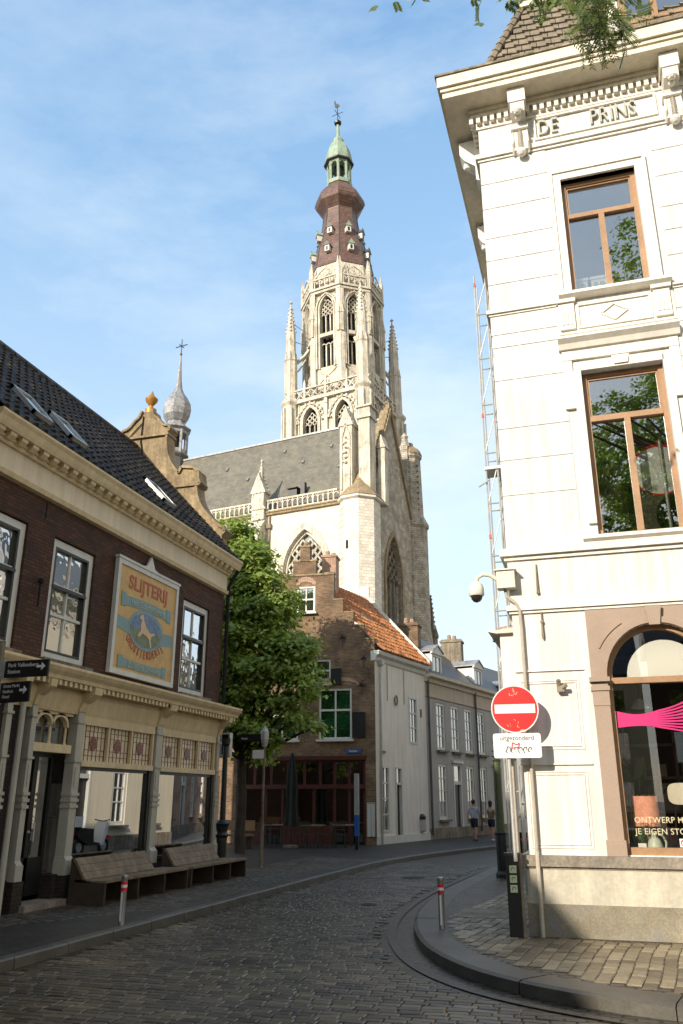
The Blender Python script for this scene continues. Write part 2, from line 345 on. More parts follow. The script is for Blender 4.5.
def tracery(mb, c, a, zb, zs, h, y, n=3, w=.1, net=True):
    top = arc(a, h, 8, c, zs)
    def lim(u):
        for p, q in zip(top, top[1:]):
            if p[0] <= u <= q[0]: return p[1]+(q[1]-p[1])*(u-p[0])/max(q[0]-p[0], 1e-6)
        return zs
    lw = 2*a/n
    for k in range(1, n): mb.box(c-a+k*lw-w/2, c-a+k*lw+w/2, y, y+w*1.5, zb, min(zs, lim(c-a+k*lw)))
    for k in range(n):
        cc = c-a+(k+.5)*lw; mb.line(arc(lw/2, lw*.65, 4, cc, zs-lw*.3), w*.8, y, y+w)
    if net:
        z = zs+lw*.35; row = 0
        while z < zs+h:
            m = n-1+(row % 2 == 1)*1
            for k in range(-1, n+2):
                cc = c-a+(k+(.0 if row % 2 == 0 else .5))*lw
                q = [(cc, z+lw*.55), (cc-lw*.42, z), (cc, z-lw*.5), (cc+lw*.42, z), (cc, z+lw*.55)]
                if abs(cc-c) < a-.15*lw and z+lw*.3 < lim(cc): mb.line(q, w*.75, y, y+w)
            z += lw*.55; row += 1
def pinnacle(mb, x, y, z0, zb, zt, w, crock=True, rot=0):
    """square shaft to zb then crocketed spirelet to zt"""
    mb.lathe([(w*.72, z0), (w*.72, zb), (w*.85, zb), (w*.85, zb+w*.15), (w*.6, zb+w*.15)], x, y, 4, pi/4+rot)
    for k in range(4):
        t = rot+k*pi/2; cx, cy = x+cos(t)*w*.5, y+sin(t)*w*.5
        mb.lathe([(w*.34, 0), (w*.03, w*1.15)], cx, cy, 4, t, zb+w*.1)
    mb.lathe([(w*.55, zb+w*.1), (w*.09, zt-w*.25), (w*.22, zt-w*.12), (.02, zt)], x, y, 4, pi/4+rot)
    if crock:
        n = max(4, int((zt-zb)/(w*.55)))
        for i in range(n):
            f = (i+.5)/n; z = zb+(zt-zb)*f*.93; r = w*.55*(1-f*.84)
            for k in range(4):
                t = rot+pi/4+k*pi/2; mb.box(x+cos(t)*r*1.08-w*.07, x+cos(t)*r*1.08+w*.07, y+sin(t)*r*1.08-w*.07, y+sin(t)*r*1.08+w*.07, z, z+w*.17)
def pantiles(mb, u0, u1, p0, p1, tw=.22, ch=.3, amp=.03, lift=.035, res=6, shift=None):
    """p0,p1 = (y,z) at foot and head of the slope; tiles run along u"""
    dy, dz = p1[0]-p0[0], p1[1]-p0[1]; L = sqrt(dy*dy+dz*dz); dy /= L; dz /= L; ny, nz = -dz, dy
    if nz < 0: ny, nz = -ny, -nz
    rows = max(1, round(L/ch)); nu = max(2, round((u1-u0)/tw)); cols = nu*res
    for r_ in range(rows):
        a, b = L*r_/rows, L*(r_+1)/rows+.03; base = len(mb.v); jit = [random.uniform(-.008, .012) for _ in range(nu+1)]
        for s, off in ((a, -.012), (a, lift), (b, .004)):
            for i in range(cols+1):
                u = u0+(u1-u0)*i/cols; ph = (i % res)/res; k = min(i//res, nu)
                h = amp*(1 if ph < .5 else -.2)*abs(sin(pi*ph*2)) if ph < .5 else -amp*.35*sin(pi*(ph-.5)*2)
                if off < 0: h *= .6
                ss = s+(jit[k] if off != .004 else 0)
                mb.v.append((u, p0[0]+dy*ss+ny*(h+off), p0[1]+dz*ss+nz*(h+off)))
        for j in range(2):
            for i in range(cols):
                o = base+j*(cols+1)+i; mb.f.append((o, o+1, o+cols+2, o+cols+1))

def leaves(mb, blobs, n, size=.16, flat=.5, seed=1):
    """blobs: (cx,cy,cz,rx,ry,rz); leaf clumps near the shell of each blob"""
    rnd = random.Random(seed); tot = sum(b[3]*b[5]*b[4] for b in blobs)
    for b in blobs:
        k = max(1, int(n*b[3]*b[4]*b[5]/tot/26))
        for _ in range(k):
            t, ph = rnd.uniform(0, 2*pi), math.acos(rnd.uniform(-1, 1)); rr = rnd.uniform(.3, 1.0)**.5
            c = Vector((b[0]+b[3]*rr*sin(ph)*cos(t), b[1]+b[4]*rr*sin(ph)*sin(t), b[2]+b[5]*rr*cos(ph)))
            cr = rnd.uniform(.22, .5)
            for _ in range(26):
                d = Vector((rnd.gauss(0, 1), rnd.gauss(0, 1), rnd.gauss(0, .45)))*cr*.6
                p = c+d; s = size*rnd.uniform(.6, 1.25)
                nrm = (Vector((rnd.gauss(0, flat), rnd.gauss(0, flat), .8))+(p-Vector(b[:3])).normalized()*.8).normalized()
                a = nrm.orthogonal().normalized(); a.rotate(Matrix.Rotation(rnd.uniform(0, 6.28), 3, nrm)); e = nrm.cross(a)
                q = [p-a*s*.5, p+e*s*.32-nrm*.02, p+a*s*.55-nrm*s*.15, p-e*s*.32-nrm*.02]
                base = len(mb.v); mb.v += [tuple(x) for x in q]; mb.f.append((base, base+1, base+2, base+3))
def limb(mb, p, q, r0, r1, seed=0, n=5, wob=.25):
    rnd = random.Random(seed); p, q = Vector(p), Vector(q); L = (q-p).length
    pts = [p.lerp(q, i/n)+(Vector((rnd.uniform(-1, 1), rnd.uniform(-1, 1), 0))*wob*L*.12 if 0 < i < n else Vector()) for i in range(n+1)]
    mb.tube(pts, [r0+(r1-r0)*i/n for i in range(n+1)], 7)
    return pts
def tree(name, label, loc, trunk_h, blobs, n, size=.16, r=.22, seed=1, mt='leaf', group=None):
    t = thing(name, label, 'tree', loc, 0, group); tm = MB(); limb(tm, (0, 0, -.1), (0, 0, trunk_h), r, r*.7, seed)
    for i, b in enumerate(blobs): limb(tm, (0, 0, trunk_h*.92), (b[0], b[1], b[2]), r*.5, .03, seed+i)
    tm.build('trunk', M['bark'], t, smooth=True)
    lm = MB(); leaves(lm, blobs, n, size, seed=seed); lm.build('crown', M[mt], t, fix=False); return t
#==BODY==
# ------------------------------------------------------------------ camera, light, sky
cam = bpy.data.objects.new('camera', bpy.data.cameras.new('camera')); COL.objects.link(cam); sc.camera = cam
cam.location = (0, 0, 1.65); cam.rotation_euler = (pi/2+R(19.33), 0, R(16.9))
cam.data.sensor_fit = 'VERTICAL'; cam.data.sensor_height = 24; cam.data.lens = 24*821/1024; cam.data.clip_end = 3000; cam.data.clip_start = .05
SUNV = Vector((.375, .927, -.438)).normalized()
sun = bpy.data.objects.new('sun', bpy.data.lights.new('sun', 'SUN')); COL.objects.link(sun)
sun.data.energy = 2.85; sun.data.angle = R(.5); sun.data.color = (1, .89, .74); sun.rotation_euler = SUNV.to_track_quat('-Z', 'Y').to_euler()
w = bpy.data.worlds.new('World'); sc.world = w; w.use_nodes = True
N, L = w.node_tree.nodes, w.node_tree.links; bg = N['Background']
sky = N.new('ShaderNodeTexSky'); sky.sky_type = 'NISHITA'; sky.sun_disc = False
el = math.asin(-SUNV.z); sky.sun_elevation = el; sky.sun_rotation = atan2(-SUNV.x, -SUNV.y); sky.altitude = 0; sky.dust_density = 1.0; sky.air_density = 1.0; sky.ozone_density = 2.0
tc = N.new('ShaderNodeTexCoord')
n1 = noise(N, L, tc.outputs['Generated'], 2.2, 7, .62, (1.0, 1.6, 3.2)); n2 = noise(N, L, tc.outputs['Generated'], .9, 2)
cl = mix(N, L, 1, ramp(N, L, n1, [(.40, 0.), (.74, .8)]), ramp(N, L, n2, [(.38, .15), (.62, 1.)]), 'MULTIPLY')
sz = N.new('ShaderNodeSeparateXYZ'); L.new(tc.outputs['Generated'], sz.inputs[0]); vb = mix(N, L, .62, sky.outputs[0], ramp(N, L, sz.outputs[2], [(.25, (2.5, 2.95, 3.2)), (.45, (2.0, 2.75, 3.4)), (.62, (1.35, 2.25, 3.2)), (.85, (.75, 1.6, 2.8))])); dp = N.new('ShaderNodeVectorMath'); dp.operation = 'DOT_PRODUCT'; L.new(tc.outputs['Generated'], dp.inputs[0]); dp.inputs[1].default_value = (.95, -.25, -.2); vb = mix(N, L, ramp(N, L, dp.outputs['Value'], [(.0, 0.), (.55, .75)]), vb, (3.7, 3.1, 2.25)); cc = mix(N, L, cl, vb, (3.0, 3.35, 3.6)); L.new(cc, bg.inputs[0]); bg.inputs[1].default_value = .15  # warm glow added to the sky's unseen right-hand side to warm shaded walls
sc.view_settings.view_transform = 'Standard'; sc.view_settings.look = 'None'; sc.view_settings.gamma = 1; sc.view_settings.exposure = 1.08
sc.cycles.max_bounces = 7; sc.cycles.transparent_max_bounces = 12

# ------------------------------------------------------------------ ground
mb = MB(); mb.poly([(-900, -900, -.13), (900, -900, -.13), (900, 1500, -.13), (-900, 1500, -.13)])
struct(mb.build('ground', M['soil']))
mb = MB(); mb.poly([(-7.2, -40, -.12), (9, -40, -.12), (9, 9, -.12), (9, 60, -.12), (8, 90, -.12), (-1, 90, -.12), (-8, 40, -.12), (-7.2, 20, -.12)])
struct(mb.build('road', M['road']))
def offset(pts, d):
    out = []
    for i, p in enumerate(pts):
        a, b = Vector(pts[max(i-1, 0)]), Vector(pts[min(i+1, len(pts)-1)]); t = (b-a).normalized(); out.append((p[0]-t.y*d, p[1]+t.x*d))
    return out
def smooth2(pts, it=2):
    for _ in range(it):
        q = [pts[0]]
        for a, b in zip(pts, pts[1:]): q += [(a[0]*.75+b[0]*.25, a[1]*.75+b[1]*.25), (a[0]*.25+b[0]*.75, a[1]*.25+b[1]*.75)]
        pts = q+[pts[-1]]
    return pts
def kerbline(pts, w, name, z=.0, step=1.0):
    """kerb stones with joints following a line; stones lie on the left-hand side of the line"""
    mb = MB(); acc = []; d = 0
    for a, b in zip(pts, pts[1:]):
        a, b = Vector(a), Vector(b); L_ = (b-a).length; n = max(1, round(L_/.25))
        for i in range(n): acc.append(tuple(a.lerp(b, i/n)))
    acc.append(tuple(pts[-1])); inn = offset(acc, w); i = 0; st = max(1, int(step/.25))
    while i < len(acc)-1:
        j = min(i+st, len(acc)-1); A = acc[i:j+1]; B = inn[i:j+1]
        g = .006; A = [tuple(Vector(A[0]).lerp(Vector(A[1]), g/.25))]+A[1:-1]+[tuple(Vector(A[-1]).lerp(Vector(A[-2]), g/.25))]; B = [tuple(Vector(B[0]).lerp(Vector(B[1]), g/.25))]+B[1:-1]+[tuple(Vector(B[-1]).lerp(Vector(B[-2]), g/.25))]
        mid = [tuple(Vector(p).lerp(Vector(q), .12)) for p, q in zip(A, B)]; dz = random.uniform(-.003, .003)
        for k in range(len(A)-1):
            mb.poly([(*A[k], -.14), (*A[k+1], -.14), (*A[k+1], z-.02+dz), (*A[k], z-.02+dz)])
            mb.poly([(*A[k], z-.02+dz), (*A[k+1], z-.02+dz), (*mid[k+1], z+dz), (*mid[k], z+dz)])
            mb.poly([(*mid[k], z+dz), (*mid[k+1], z+dz), (*B[k+1], z+dz), (*B[k], z+dz)])
            mb.poly([(*B[k], z+dz), (*B[k+1], z+dz), (*B[k+1], -.14), (*B[k], -.14)])
        mb.poly([(*A[0], -.14), (*A[0], z-.02), (*B[0], z), (*B[0], -.14)]); i = j
    return struct(mb.build(name, M['kerb'], fix=False))
LK = smooth2([(-6.45, -35), (-6.45, 8), (-6.5, 22.3), (-6.2, 26), (-5.4, 30), (-3.9, 35), (-2.2, 42), (1.5, 58), (6, 85)])
kerbline(LK, .16, 'kerb_left', .004)
inn = offset(LK, .15)
mb = MB(); mb.prismz(inn+[(-70, 85), (-70, -35)], -.13, 0)
struct(mb.build('pavement_left', M['paveleft']))
RK = smooth2([(9, 8.1), (3, 8.2), (.45, 8.4), (-.66, 8.86), (-1.5, 9.55), (-2.2, 10.7), (-2.75, 12.4), (-3.1, 14.5), (-3.25, 17.5), (-3.1, 22), (-2.9, 25.5), (-1.6, 32), (.6, 42), (4, 56)])
RK = RK[::1]
RKr = RK[::-1]
kerbline(RKr, .42, 'kerb_right', .004, 1.5)
mb = MB(); mb.prismz(offset(RKr, .41)+[(9, 8.52), (14, 8.5), (14, 56)], -.13, 0)
struct(mb.build('pavement_right', M['pave']))
ringp = offset(RKr, -.36); kerb2 = MB()
for k, (a, b) in enumerate(zip(ringp, ringp[1:])):
    a, b = Vector(a), Vector(b); q = Vector((-(b-a).y, (b-a).x)).normalized()*.11
    kerb2.poly([(*a, -.108), (*b, -.108), (*(b+q), -.108), (*(a+q), -.108)])
struct(kerb2.build('gutter_band', M['gutterdark'], fix=False))
mb = MB(); mb.box(-2.35, -1.55, 13.4, 14.5, -.02, .016); struct(mb.build('pavement_cover', M['stoneledge']))
def inside(p, poly):
    x, y = p; c = False; j = len(poly)-1
    for i in range(len(poly)):
        xi, yi = poly[i]; xj, yj = poly[j]
        if (yi > y) != (yj > y) and x < (xj-xi)*(y-yi)/(yj-yi)+xi: c = not c
        j = i
    return c
def setts(name, mt, poly, x0, x1, y0, y1, w_, d_, z, ang=0, org=(0, 0), gap=.009, seed=1, hj=.004, wob=.02):
    """individual bevelled paving stones laid in rows (rows run along local x), clipped by whole stones to a region"""
    rnd = random.Random(seed); mb = MB(); c, s_ = cos(ang), sin(ang); r_ = 0; y = y0
    while y < y1:
        x = x0+(r_ % 2)*w_*.5+rnd.uniform(-.02, .02); dd = d_*rnd.uniform(.94, 1.06)
        while x < x1:
            ww = w_*rnd.uniform(.86, 1.12); 
            wy = wob*sin(x*.7+r_*.01)+wob*.5*sin(x*2.3+1.7)
            q = [(x+gap/2, y+gap/2), (x+ww-gap/2, y+gap/2), (x+ww-gap/2, y+dd-gap/2), (x+gap/2, y+dd-gap/2)]
            q = [(a+rnd.uniform(-.003, .003), b+wy+rnd.uniform(-.003, .003)) for a, b in q]
            P4 = [(org[0]+a*c-b*s_, org[1]+a*s_+b*c) for a, b in q]
            if all(inside(p, poly) for p in P4):
                zz = z+rnd.uniform(-hj, hj); tx, ty = rnd.uniform(-.03, .03), rnd.uniform(-.03, .03)
                mx, my = sum(p[0] for p in P4)/4, sum(p[1] for p in P4)/4
                top = [(mx+(px-mx)*.86, my+(py-my)*.80) for px, py in P4]; n = len(mb.v)
                mb.v += [(px, py, z-.02) for px, py in P4]+[(px, py, zz-.006) for px, py in P4]+[(px, py, zz+(px-mx)*tx+(py-my)*ty) for px, py in top]
                mb.f.append((n+8, n+9, n+10, n+11))
                for k in range(4): k2 = (k+1) % 4; mb.f += [(n+k, n+k2, n+4+k2, n+4+k), (n+4+k, n+4+k2, n+8+k2, n+8+k)]
            x += ww
        y += dd; r_ += 1
    return struct(mb.build(name, mt, fix=False))
lkp = [p for p in LK if -5 < p[1] < 26]; rkp = [p for p in RK if p[1] < 26]
gut = offset(RKr, -.40); gut = [p for p in gut if p[1] < 26][::-1]
reg = [(p[0]+.02, p[1]) for p in lkp][::1]+[(g_[0], g_[1]) for g_ in gut if g_[0] < 8.5][::-1]+[(8.5, 3.5), (-6.4, 3.5)]
reg = [p for p in reg if p[1] >= 3.5 or p[1] == 3.5]
setts('road_setts', M['sett'], reg, -7, 9, 3.5, 26, .21, .115, -.105, 0, seed=2, hj=.003)
ring2 = offset(RKr, -.37); 
preg = [(p[0], p[1]) for p in offset(RKr, .43) if p[1] < 22][::1]
preg = preg+[(4.5, 8.55), (4.5, 11.93), (-1.12, 11.93), (-1.12, 22)]
lreg = [(-8.95, 9.0)]+[(p[0]-.22, p[1]) for p in LK if 9 < p[1] < 26]+[(-8.95, 26)]
setts('left_pavement_bricks', M['sett_left'], lreg, 9, 26, 6, 10, .2, .1, .006, pi/2, (0, 0), seed=8, hj=.002, wob=.01, gap=.007)
setts('pavement_setts', M['sett_light'], preg, 8, 22, -5, 4, .25, .145, .012, pi/2-.12, (0, 0), seed=5, hj=.004, wob=.03, gap=.012)
def cover(x, y, r=.14, z=-.102, nm='drain_cover'):
    m = MB(); m.lathe([(r, 0), (r*.95, .004)], x, y, 16, 0, z); return m
m = cover(-4.6, 21.0, .3); tag(m.build('manhole_cover', M['rubber']), 'round dark manhole cover further along the road', 'manhole cover')
m = cover(-4.2, 15.5); tag(m.build('drain_cover', M['rubber']), 'small dark drain cover set in the road setts', 'drain cover')

# ------------------------------------------------------------------ corner building on the right (front wall y = 12)
RB = thing('corner_building', 'tall white painted corner building with heavy cornice and brown wood windows', 'building', (0, 12, 0))
XL, XR, BK = -1.05, 7.5, 8.2
WIN = []
bays = (0.87, 4.25)
holes = []
for c in bays: holes += [(c-.6, c+.6, 5.27, 7.97), (c-.6, c+.6, 9.38, 11.65), (c-.69, c+.69, .98, 3.98)]
mb = MB(); wall(mb, XL, XR, 0, 13.35, holes, .38)
# shop arch fill (round)
for c in bays:
    pts = [(c-.69*cos(pi*i/20), 3.24+.72*sin(pi*i/20)) for i in range(21)]
    mb.prism([(c-.69, 3.98)]+pts[:11]+[(c, 3.98)], 0, .38); mb.prism([(c, 3.98)]+pts[10:]+[(c+.69, 3.98)], 0, .38)
# side and back walls
sideh = [(a, a+1.0, z, z+2.0) for a in (1.6, 4.6) for z in (5.3, 9.3)]
sw = MB(); 
for y0, y1 in ((.38, BK),):
    us = [(.38, BK)]
for h in sideh: pass
def sidewall(mb, x0, x1, y0, y1, z0, z1, hs):
    t = MB(); wall(t, y0, y1, z0, z1, hs, x1-x0)
    o = len(mb.v); mb.v += [(x0+v[1], v[0], v[2]) for v in t.v]; mb.f += [tuple(o+i for i in f) for f in t.f]
sidewall(mb, XL, XL+.35, .382, BK, 0, 13.35, sideh)
mb.box(XR-.3, XR, .382, BK, 0, 13.35); mb.box(XL, XR, BK, BK+.3, 0, 13.35)
mb.build('wall', M['white'], RB)
# horizontal joints, drawn as shallow raised blocks
mb = MB()
def course(z0, z1, skips, x0=XL-.013, x1=XR, p=.013):
    segs = [(x0, x1)]
    for a, b in skips: segs = [t for s in segs for t in ((s[0], min(s[1], a)), (max(s[0], b), s[1])) if t[1]-t[0] > .02]
    for a, b in segs: mb.box(a, b, -p, 0.004, z0, z1)
s2 = [(c-.86, c+.86) for c in bays]; s3 = [(c-.8, c+.93) for c in bays]
zs = [5.18, 6.03, 6.61, 7.15, 8.0]
for a, b in zip(zs, zs[1:]+[8.45]): course(a+.009, b-.009, [(c-.84, c+.84) for c in bays])
zs = [9.31, 9.81, 10.29, 10.74, 11.36, 11.89, 12.38]
for a, b in zip(zs, zs[1:]): course(a+.009, b-.009, [(c-.8, c+.9) for c in bays])
course(8.61, 8.81, [(c-.86, c+.9) for c in bays]); course(8.85, 9.2, [(c-.86, c+.9) for c in bays])
course(4.33, 5.0, [(-9, -9)]); 
mb.build('render_course', M['white'], RB)
mb = MB()
for a, b in ((2.30, 3.24), (1.05, 2.02)):
    frame(mb, -1.0, -.2, a, b, .018, -.012, .003); frame(mb, -.96, -.24, a+.04, b-.04, .008, -.016, .003)
mb.box(XL-.02, -.12, -.03, .003, 2.1, 2.12); mb.box(XL-.02, -.12, -.03, .003, 3.36, 3.375)
mb.build('wall_panel', M['whitetrim'], RB)
# ledges
def ledge(name, prof, x0, x1, mt, skips=(), ret=True):
    m = MB(); segs = [(x0, x1)]
    for a, b in skips: segs = [t for s in segs for t in ((s[0], min(s[1], a)), (max(s[0], b), s[1])) if t[1]-t[0] > .02]
    pr = [(max(p, q), z0, z1) for (p, z0), (q, z1) in zip(prof, prof[1:]) if z1-z0 > .004]
    for p, z0, z1 in pr:
        for k, (a, b) in enumerate(segs): m.box(XL-p if k == 0 and ret else a, b, -p, .003, z0, z1)
        if ret: m.box(XL-p, XL-.001, .003, BK, z0, z1)
    return m.build(name, mt, RB)
lp = lambda z, h, p: [(-.01, z), (p*.35, z), (p*.5, z+h*.35), (p, z+h*.6), (p, z+h*.85), (p*.85, z+h), (-.01, z+h)]
ledge('string_course', lp(5.0, .17, .11), XL-.1, XR, M['whitetrim'])
ledge('string_course', lp(4.2, .12, .07), XL-.07, XR, M['whitetrim'])
ledge('string_course', lp(9.2, .1, .07), XL-.07, XR, M['whitetrim'], [(c-.86, c+.9) for c in bays])
ledge('architrave', lp(12.38, .14, .08)+[], XL-.08, XR, M['whitetrim'])
ledge('plinth_ledge', [(-.01, .80), (.05, .80), (.05, .83), (.09, .85), (.09, .93), (.05, .965), (-.01, .965)], XL-.09, XR, M['stoneledge'])
mb = MB(); mb.box(XL-.04, XR, -.04, .003, .385, .80); mb.box(XL-.04, XL-.001, .004, BK, .385, .80); mb.build('plinth', M['plinth'], RB)
mb = MB(); mb.box(XL-.055, XR, -.055, .003, 0, .384); mb.box(XL-.055, XL-.001, .004, BK, 0, .384); mb.build('base_course', M['plinthlow'], RB)
# cornice with soffit, dentils
mb = MB()
for z0, z1, p in ((13.35, 13.42, .1), (13.42, 13.5, .14), (13.5, 13.6, .54), (13.6, 13.625, .52), (13.625, 13.70, .57), (13.70, 13.93, .62)): mb.box(XL-p, XR, -p, BK, z0, z1)
mb.build('cornice', M['eave'], RB)
mb = MB(); mb.box(XL-.65, XR, -.65, -.52, 13.93, 13.97); mb.box(XL-.65, XL-.52, -.52, BK, 13.93, 13.97)
mb.build('gutter', M['stonedk'], RB)
mb = MB(); x = XL-.14
mb.box(XL-.03, XR, -.03, .003, 13.12, 13.35)
while x < XR:
    mb.box(x, x+.07, -.12, -.03, 13.2, 13.345); x += .125
y = .03
while y < BK: mb.box(XL-.12, XL-.03, y, y+.07, 13.2, 13.345); y += .125
mb.build('dentil_band', M['whitetrim'], RB)
# frieze panels with raised lettering between the consoles
cons = (-.32, 2.2, 4.9, 7.2)
for a, b in zip(cons, cons[1:]):
    mb = MB(); frame(mb, a+.24, b-.24, 12.6, 13.08, .035, -.05, .003); mb.box(a+.2, b-.2, -.02, .003, 12.54, 12.58)
    mb.build('frieze_panel', M['whitetrim'], RB)
for s, u in (('DE', -.02), ('PRINS', .86)):
    text(s, .46, M['mirrorgrey'], RB, 'lettering', .045, (u, -.03, 12.67), sx=.60, sp=1.1)
for c in cons:
    mb = MB(); mb.box(c-.15, c+.15, -.42, .003, 13.2, 13.497)
    mb.prismx([(.003, 12.35), (-.12, 12.4), (-.16, 12.6), (-.14, 12.8), (-.2, 12.92), (-.36, 13.02), (-.40, 13.2), (.003, 13.2)], c-.12, c+.12)
    mb.box(c-.15, c+.15, -.2, .003, 12.80, 12.86)
    for k in range(7): mb.lathe([(.0, -.03), (.05, 0), (0, .05)], c, -.16-.002*k, 8, 0, 12.42+.05*k)
    for sx_ in (-1, 1): mb.tube([(c+sx_*.13, -.05, 12.36), (c+sx_*.13, -.18, 12.5), (c+sx_*.12, -.16, 12.75)], .02, 6)
    mb.ball((c, -.4, 13.0), .075, 10); mb.ball((c, -.12, 12.34), .085, 10); mb.ball((c, -.3, 12.94), .06, 8)
    for k in range(6): mb.ball((c+.07*cos(k*1.047), -.40, 13.01+.07*sin(k*1.047)), .03, 6)
    mb.build('console', M['whitetrim'], RB)
for yy in (.5, 3.0, 5.5):
    mb = MB(); mb.prism([(XL, 12.4), (XL-.14, 12.5), (XL-.14, 12.8), (XL-.34, 12.98), (XL-.42, 13.12), (XL-.42, 13.4), (XL, 13.4)], yy, yy+.3); mb.ball((XL-.3, yy+.15, 12.95), .09, 8)
    mb.build('console', M['whitetrim'], RB)
# windows
for bi, c in enumerate(bays):
    # third floor
    for (z0, z1, tr, lv) in ((9.38, 11.65, .70, 3), (5.27, 7.97, .71, 2)):
        u0, u1 = c-.6, c+.6
        f = MB(); frame(f, u0, u1, z0, z1, .075, .1, .2); zt = z0+(z1-z0)*tr; f.box(u0+.075, u1-.075, .09, .19, zt-.04, zt+.04)
        f.box(c-.045, c+.045, .09, .19, z0+.075, zt-.04); frame(f, u0+.075, u1-.075, zt+.04, z1-.075, .03, .13, .17)
        o = f.build('window', M['wood'], RB); g = MB(); g.box(u0+.07, u1-.07, .15, .158, z0+.07, z1-.07); g.build('pane', M['upglass'], o)
        # room behind
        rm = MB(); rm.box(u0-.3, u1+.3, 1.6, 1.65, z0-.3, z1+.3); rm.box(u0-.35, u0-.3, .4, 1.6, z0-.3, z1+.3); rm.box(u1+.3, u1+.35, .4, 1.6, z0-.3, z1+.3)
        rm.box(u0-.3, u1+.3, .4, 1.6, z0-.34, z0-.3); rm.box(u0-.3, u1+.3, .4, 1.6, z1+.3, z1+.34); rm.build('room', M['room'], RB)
        s = MB(); s.prismx([(.09, z0-.1), (-.1, z0-.1), (-.16, z0-.06), (-.16, z0-.01), (.09, z0+.005)], u0-.22, u1+.3); s.build('sill', M['whitetrim'], o)
        m = MB()
        if lv == 3:
            for d, p in ((.0, .05), (.13, .08)):
                w_ = .13 if d == 0 else .05
                m.box(u0-w_-d, u0-d, -p, .003, z0, z1+w_+d); m.box(u1+d, u1+w_+d, -p, .003, z0, z1+w_+d); m.box(u0-d, u1+d, -p, .003, z1+d, z1+w_+d)
            m.box(u0-.02, u1+.02, .0, .1, z1, z1+.012)
        else:
            for s_ in (-1, 1):
                a = c+s_*.6; m.box(min(a, a+s_*.12), max(a, a+s_*.12), -.06, .003, z0+.2, z1)
                m.box(min(a+s_*.12, a+s_*.26), max(a+s_*.12, a+s_*.26), -.04, .003, 7.38, 8.35)
                m.box(min(a+s_*.12, a+s_*.28), max(a+s_*.12, a+s_*.28), -.06, .003, 7.34, 7.38)
            m.box(u0, u1, -.06, .003, z1, z1+.14); m.prism([(c-.1, 8.0), (c+.1, 8.0), (c+.13, 8.14), (c-.13, 8.14)], -.09, -.06)
            m.box(u0-.26, u1+.26, -.05, .003, 8.18, 8.33); m.prismx([(.003, 8.35), (-.08, 8.36), (-.12, 8.44), (-.2, 8.5), (-.2, 8.54), (.003, 8.6)], u0-.3, u1+.3)
        m.build('window_surround', M['whitetrim'], RB)
    # apron under third floor window
    m = MB(); m.box(c-.86, c+.9, -.03, .003, 8.66, 9.2)
    frame(m, c-.56, c+.56, 8.72, 9.16, .03, -.06, -.03)
    m.line([(c-.2, 8.94), (c, 9.08), (c+.2, 8.94), (c, 8.8), (c-.2, 8.94)], .025, -.055, -.03)
    for a in (c-.72, c+.72):
        m.box(a-.12, a+.12, -.08, -.03, 8.72, 9.22)
        for k in (-1, 0, 1): m.box(a+k*.06-.018, a+k*.06+.018, -.095, -.08, 8.8, 9.1)
        m.box(a-.15, a+.15, -.12, -.03, 9.2, 9.26)
    m.build('apron_panel', M['whitetrim'], RB)
    # brown shop front surround
    m = MB(); a0, a1 = c-.90, c+.90; o1 = [(c-.78*cos(pi*i/24), 3.24+.80*sin(pi*i/24)) for i in range(25)]; i1 = [(c-.69*cos(pi*i/24), 3.24+.72*sin(pi*i/24)) for i in range(25)]
    ring(m, i1, o1, -.09, .08)
    m.prism([(a0, 4.19), (a0, 3.24)]+o1[:13]+[(c, 4.19)], -.035, .003); m.prism([(c, 4.19)]+o1[12:]+[(a1, 3.24), (a1, 4.19)], -.035, .003)
    m.prism([(c-.07, 3.92), (c+.07, 3.92), (c+.11, 4.19), (c-.11, 4.19)], -.13, -.09)
    for s_ in (-1, 1):
        q = [(c+s_*.60*0+s_*.86*cos(t), 3.24+.86*sin(t)) for t in [R(x) for x in range(28, 62, 4)]]; m.line([(u, z) for u, z in q], .018, -.055, -.035)
    for s_ in (-1, 1):
        lo, hi = sorted((c+s_*.69, c+s_*.90)); m.box(lo, hi, -.07, .003, .968, 3.15); m.box(lo-.02, hi+.02, -.10, .003, 3.06, 3.12); m.box(lo-.03, hi+.03, -.12, .003, 3.18, 3.24); m.box(lo-.02, hi+.02, -.09, .003, .968, 1.16)
        m.box(lo-.005, hi+.005, -.08, -.07, 2.86, 3.06)
    m.build('shopfront_surround', M['brown'], RB)
    m = MB(); i2 = [(c-.62*cos(pi*i/24), 3.24+.65*sin(pi*i/24)) for i in range(25)]; ring(m, i2, i1, .06, .16)
    m.box(c-.69, c+.69, .04, .16, 3.16, 3.24); m.box(c-.69, c-.63, .06, .16, .98, 3.16); m.box(c+.63, c+.69, .06, .16, .98, 3.16); m.box(c-.63, c+.63, .04, .16, .98, 1.07)
    o = m.build('shop_window', M['wood'], RB)
    g = MB(); g.box(c-.64, c+.64, .12, .13, 1.06, 3.17); g.prism(i2, .12, .13); g.build('pane', M['shopglass2'], o)
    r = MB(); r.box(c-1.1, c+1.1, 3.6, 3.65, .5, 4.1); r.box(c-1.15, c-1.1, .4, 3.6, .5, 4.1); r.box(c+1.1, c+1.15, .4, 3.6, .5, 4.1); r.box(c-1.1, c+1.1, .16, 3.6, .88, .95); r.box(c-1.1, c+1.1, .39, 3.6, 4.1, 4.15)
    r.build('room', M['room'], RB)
    b = MB(); q = [(c+.08-.5*cos(pi*i/20), 3.26+.5*sin(pi*i/20)) for i in range(21)]; b.prism(q, .2, .22); b.build('fanlight_blind', M['blind'], o)
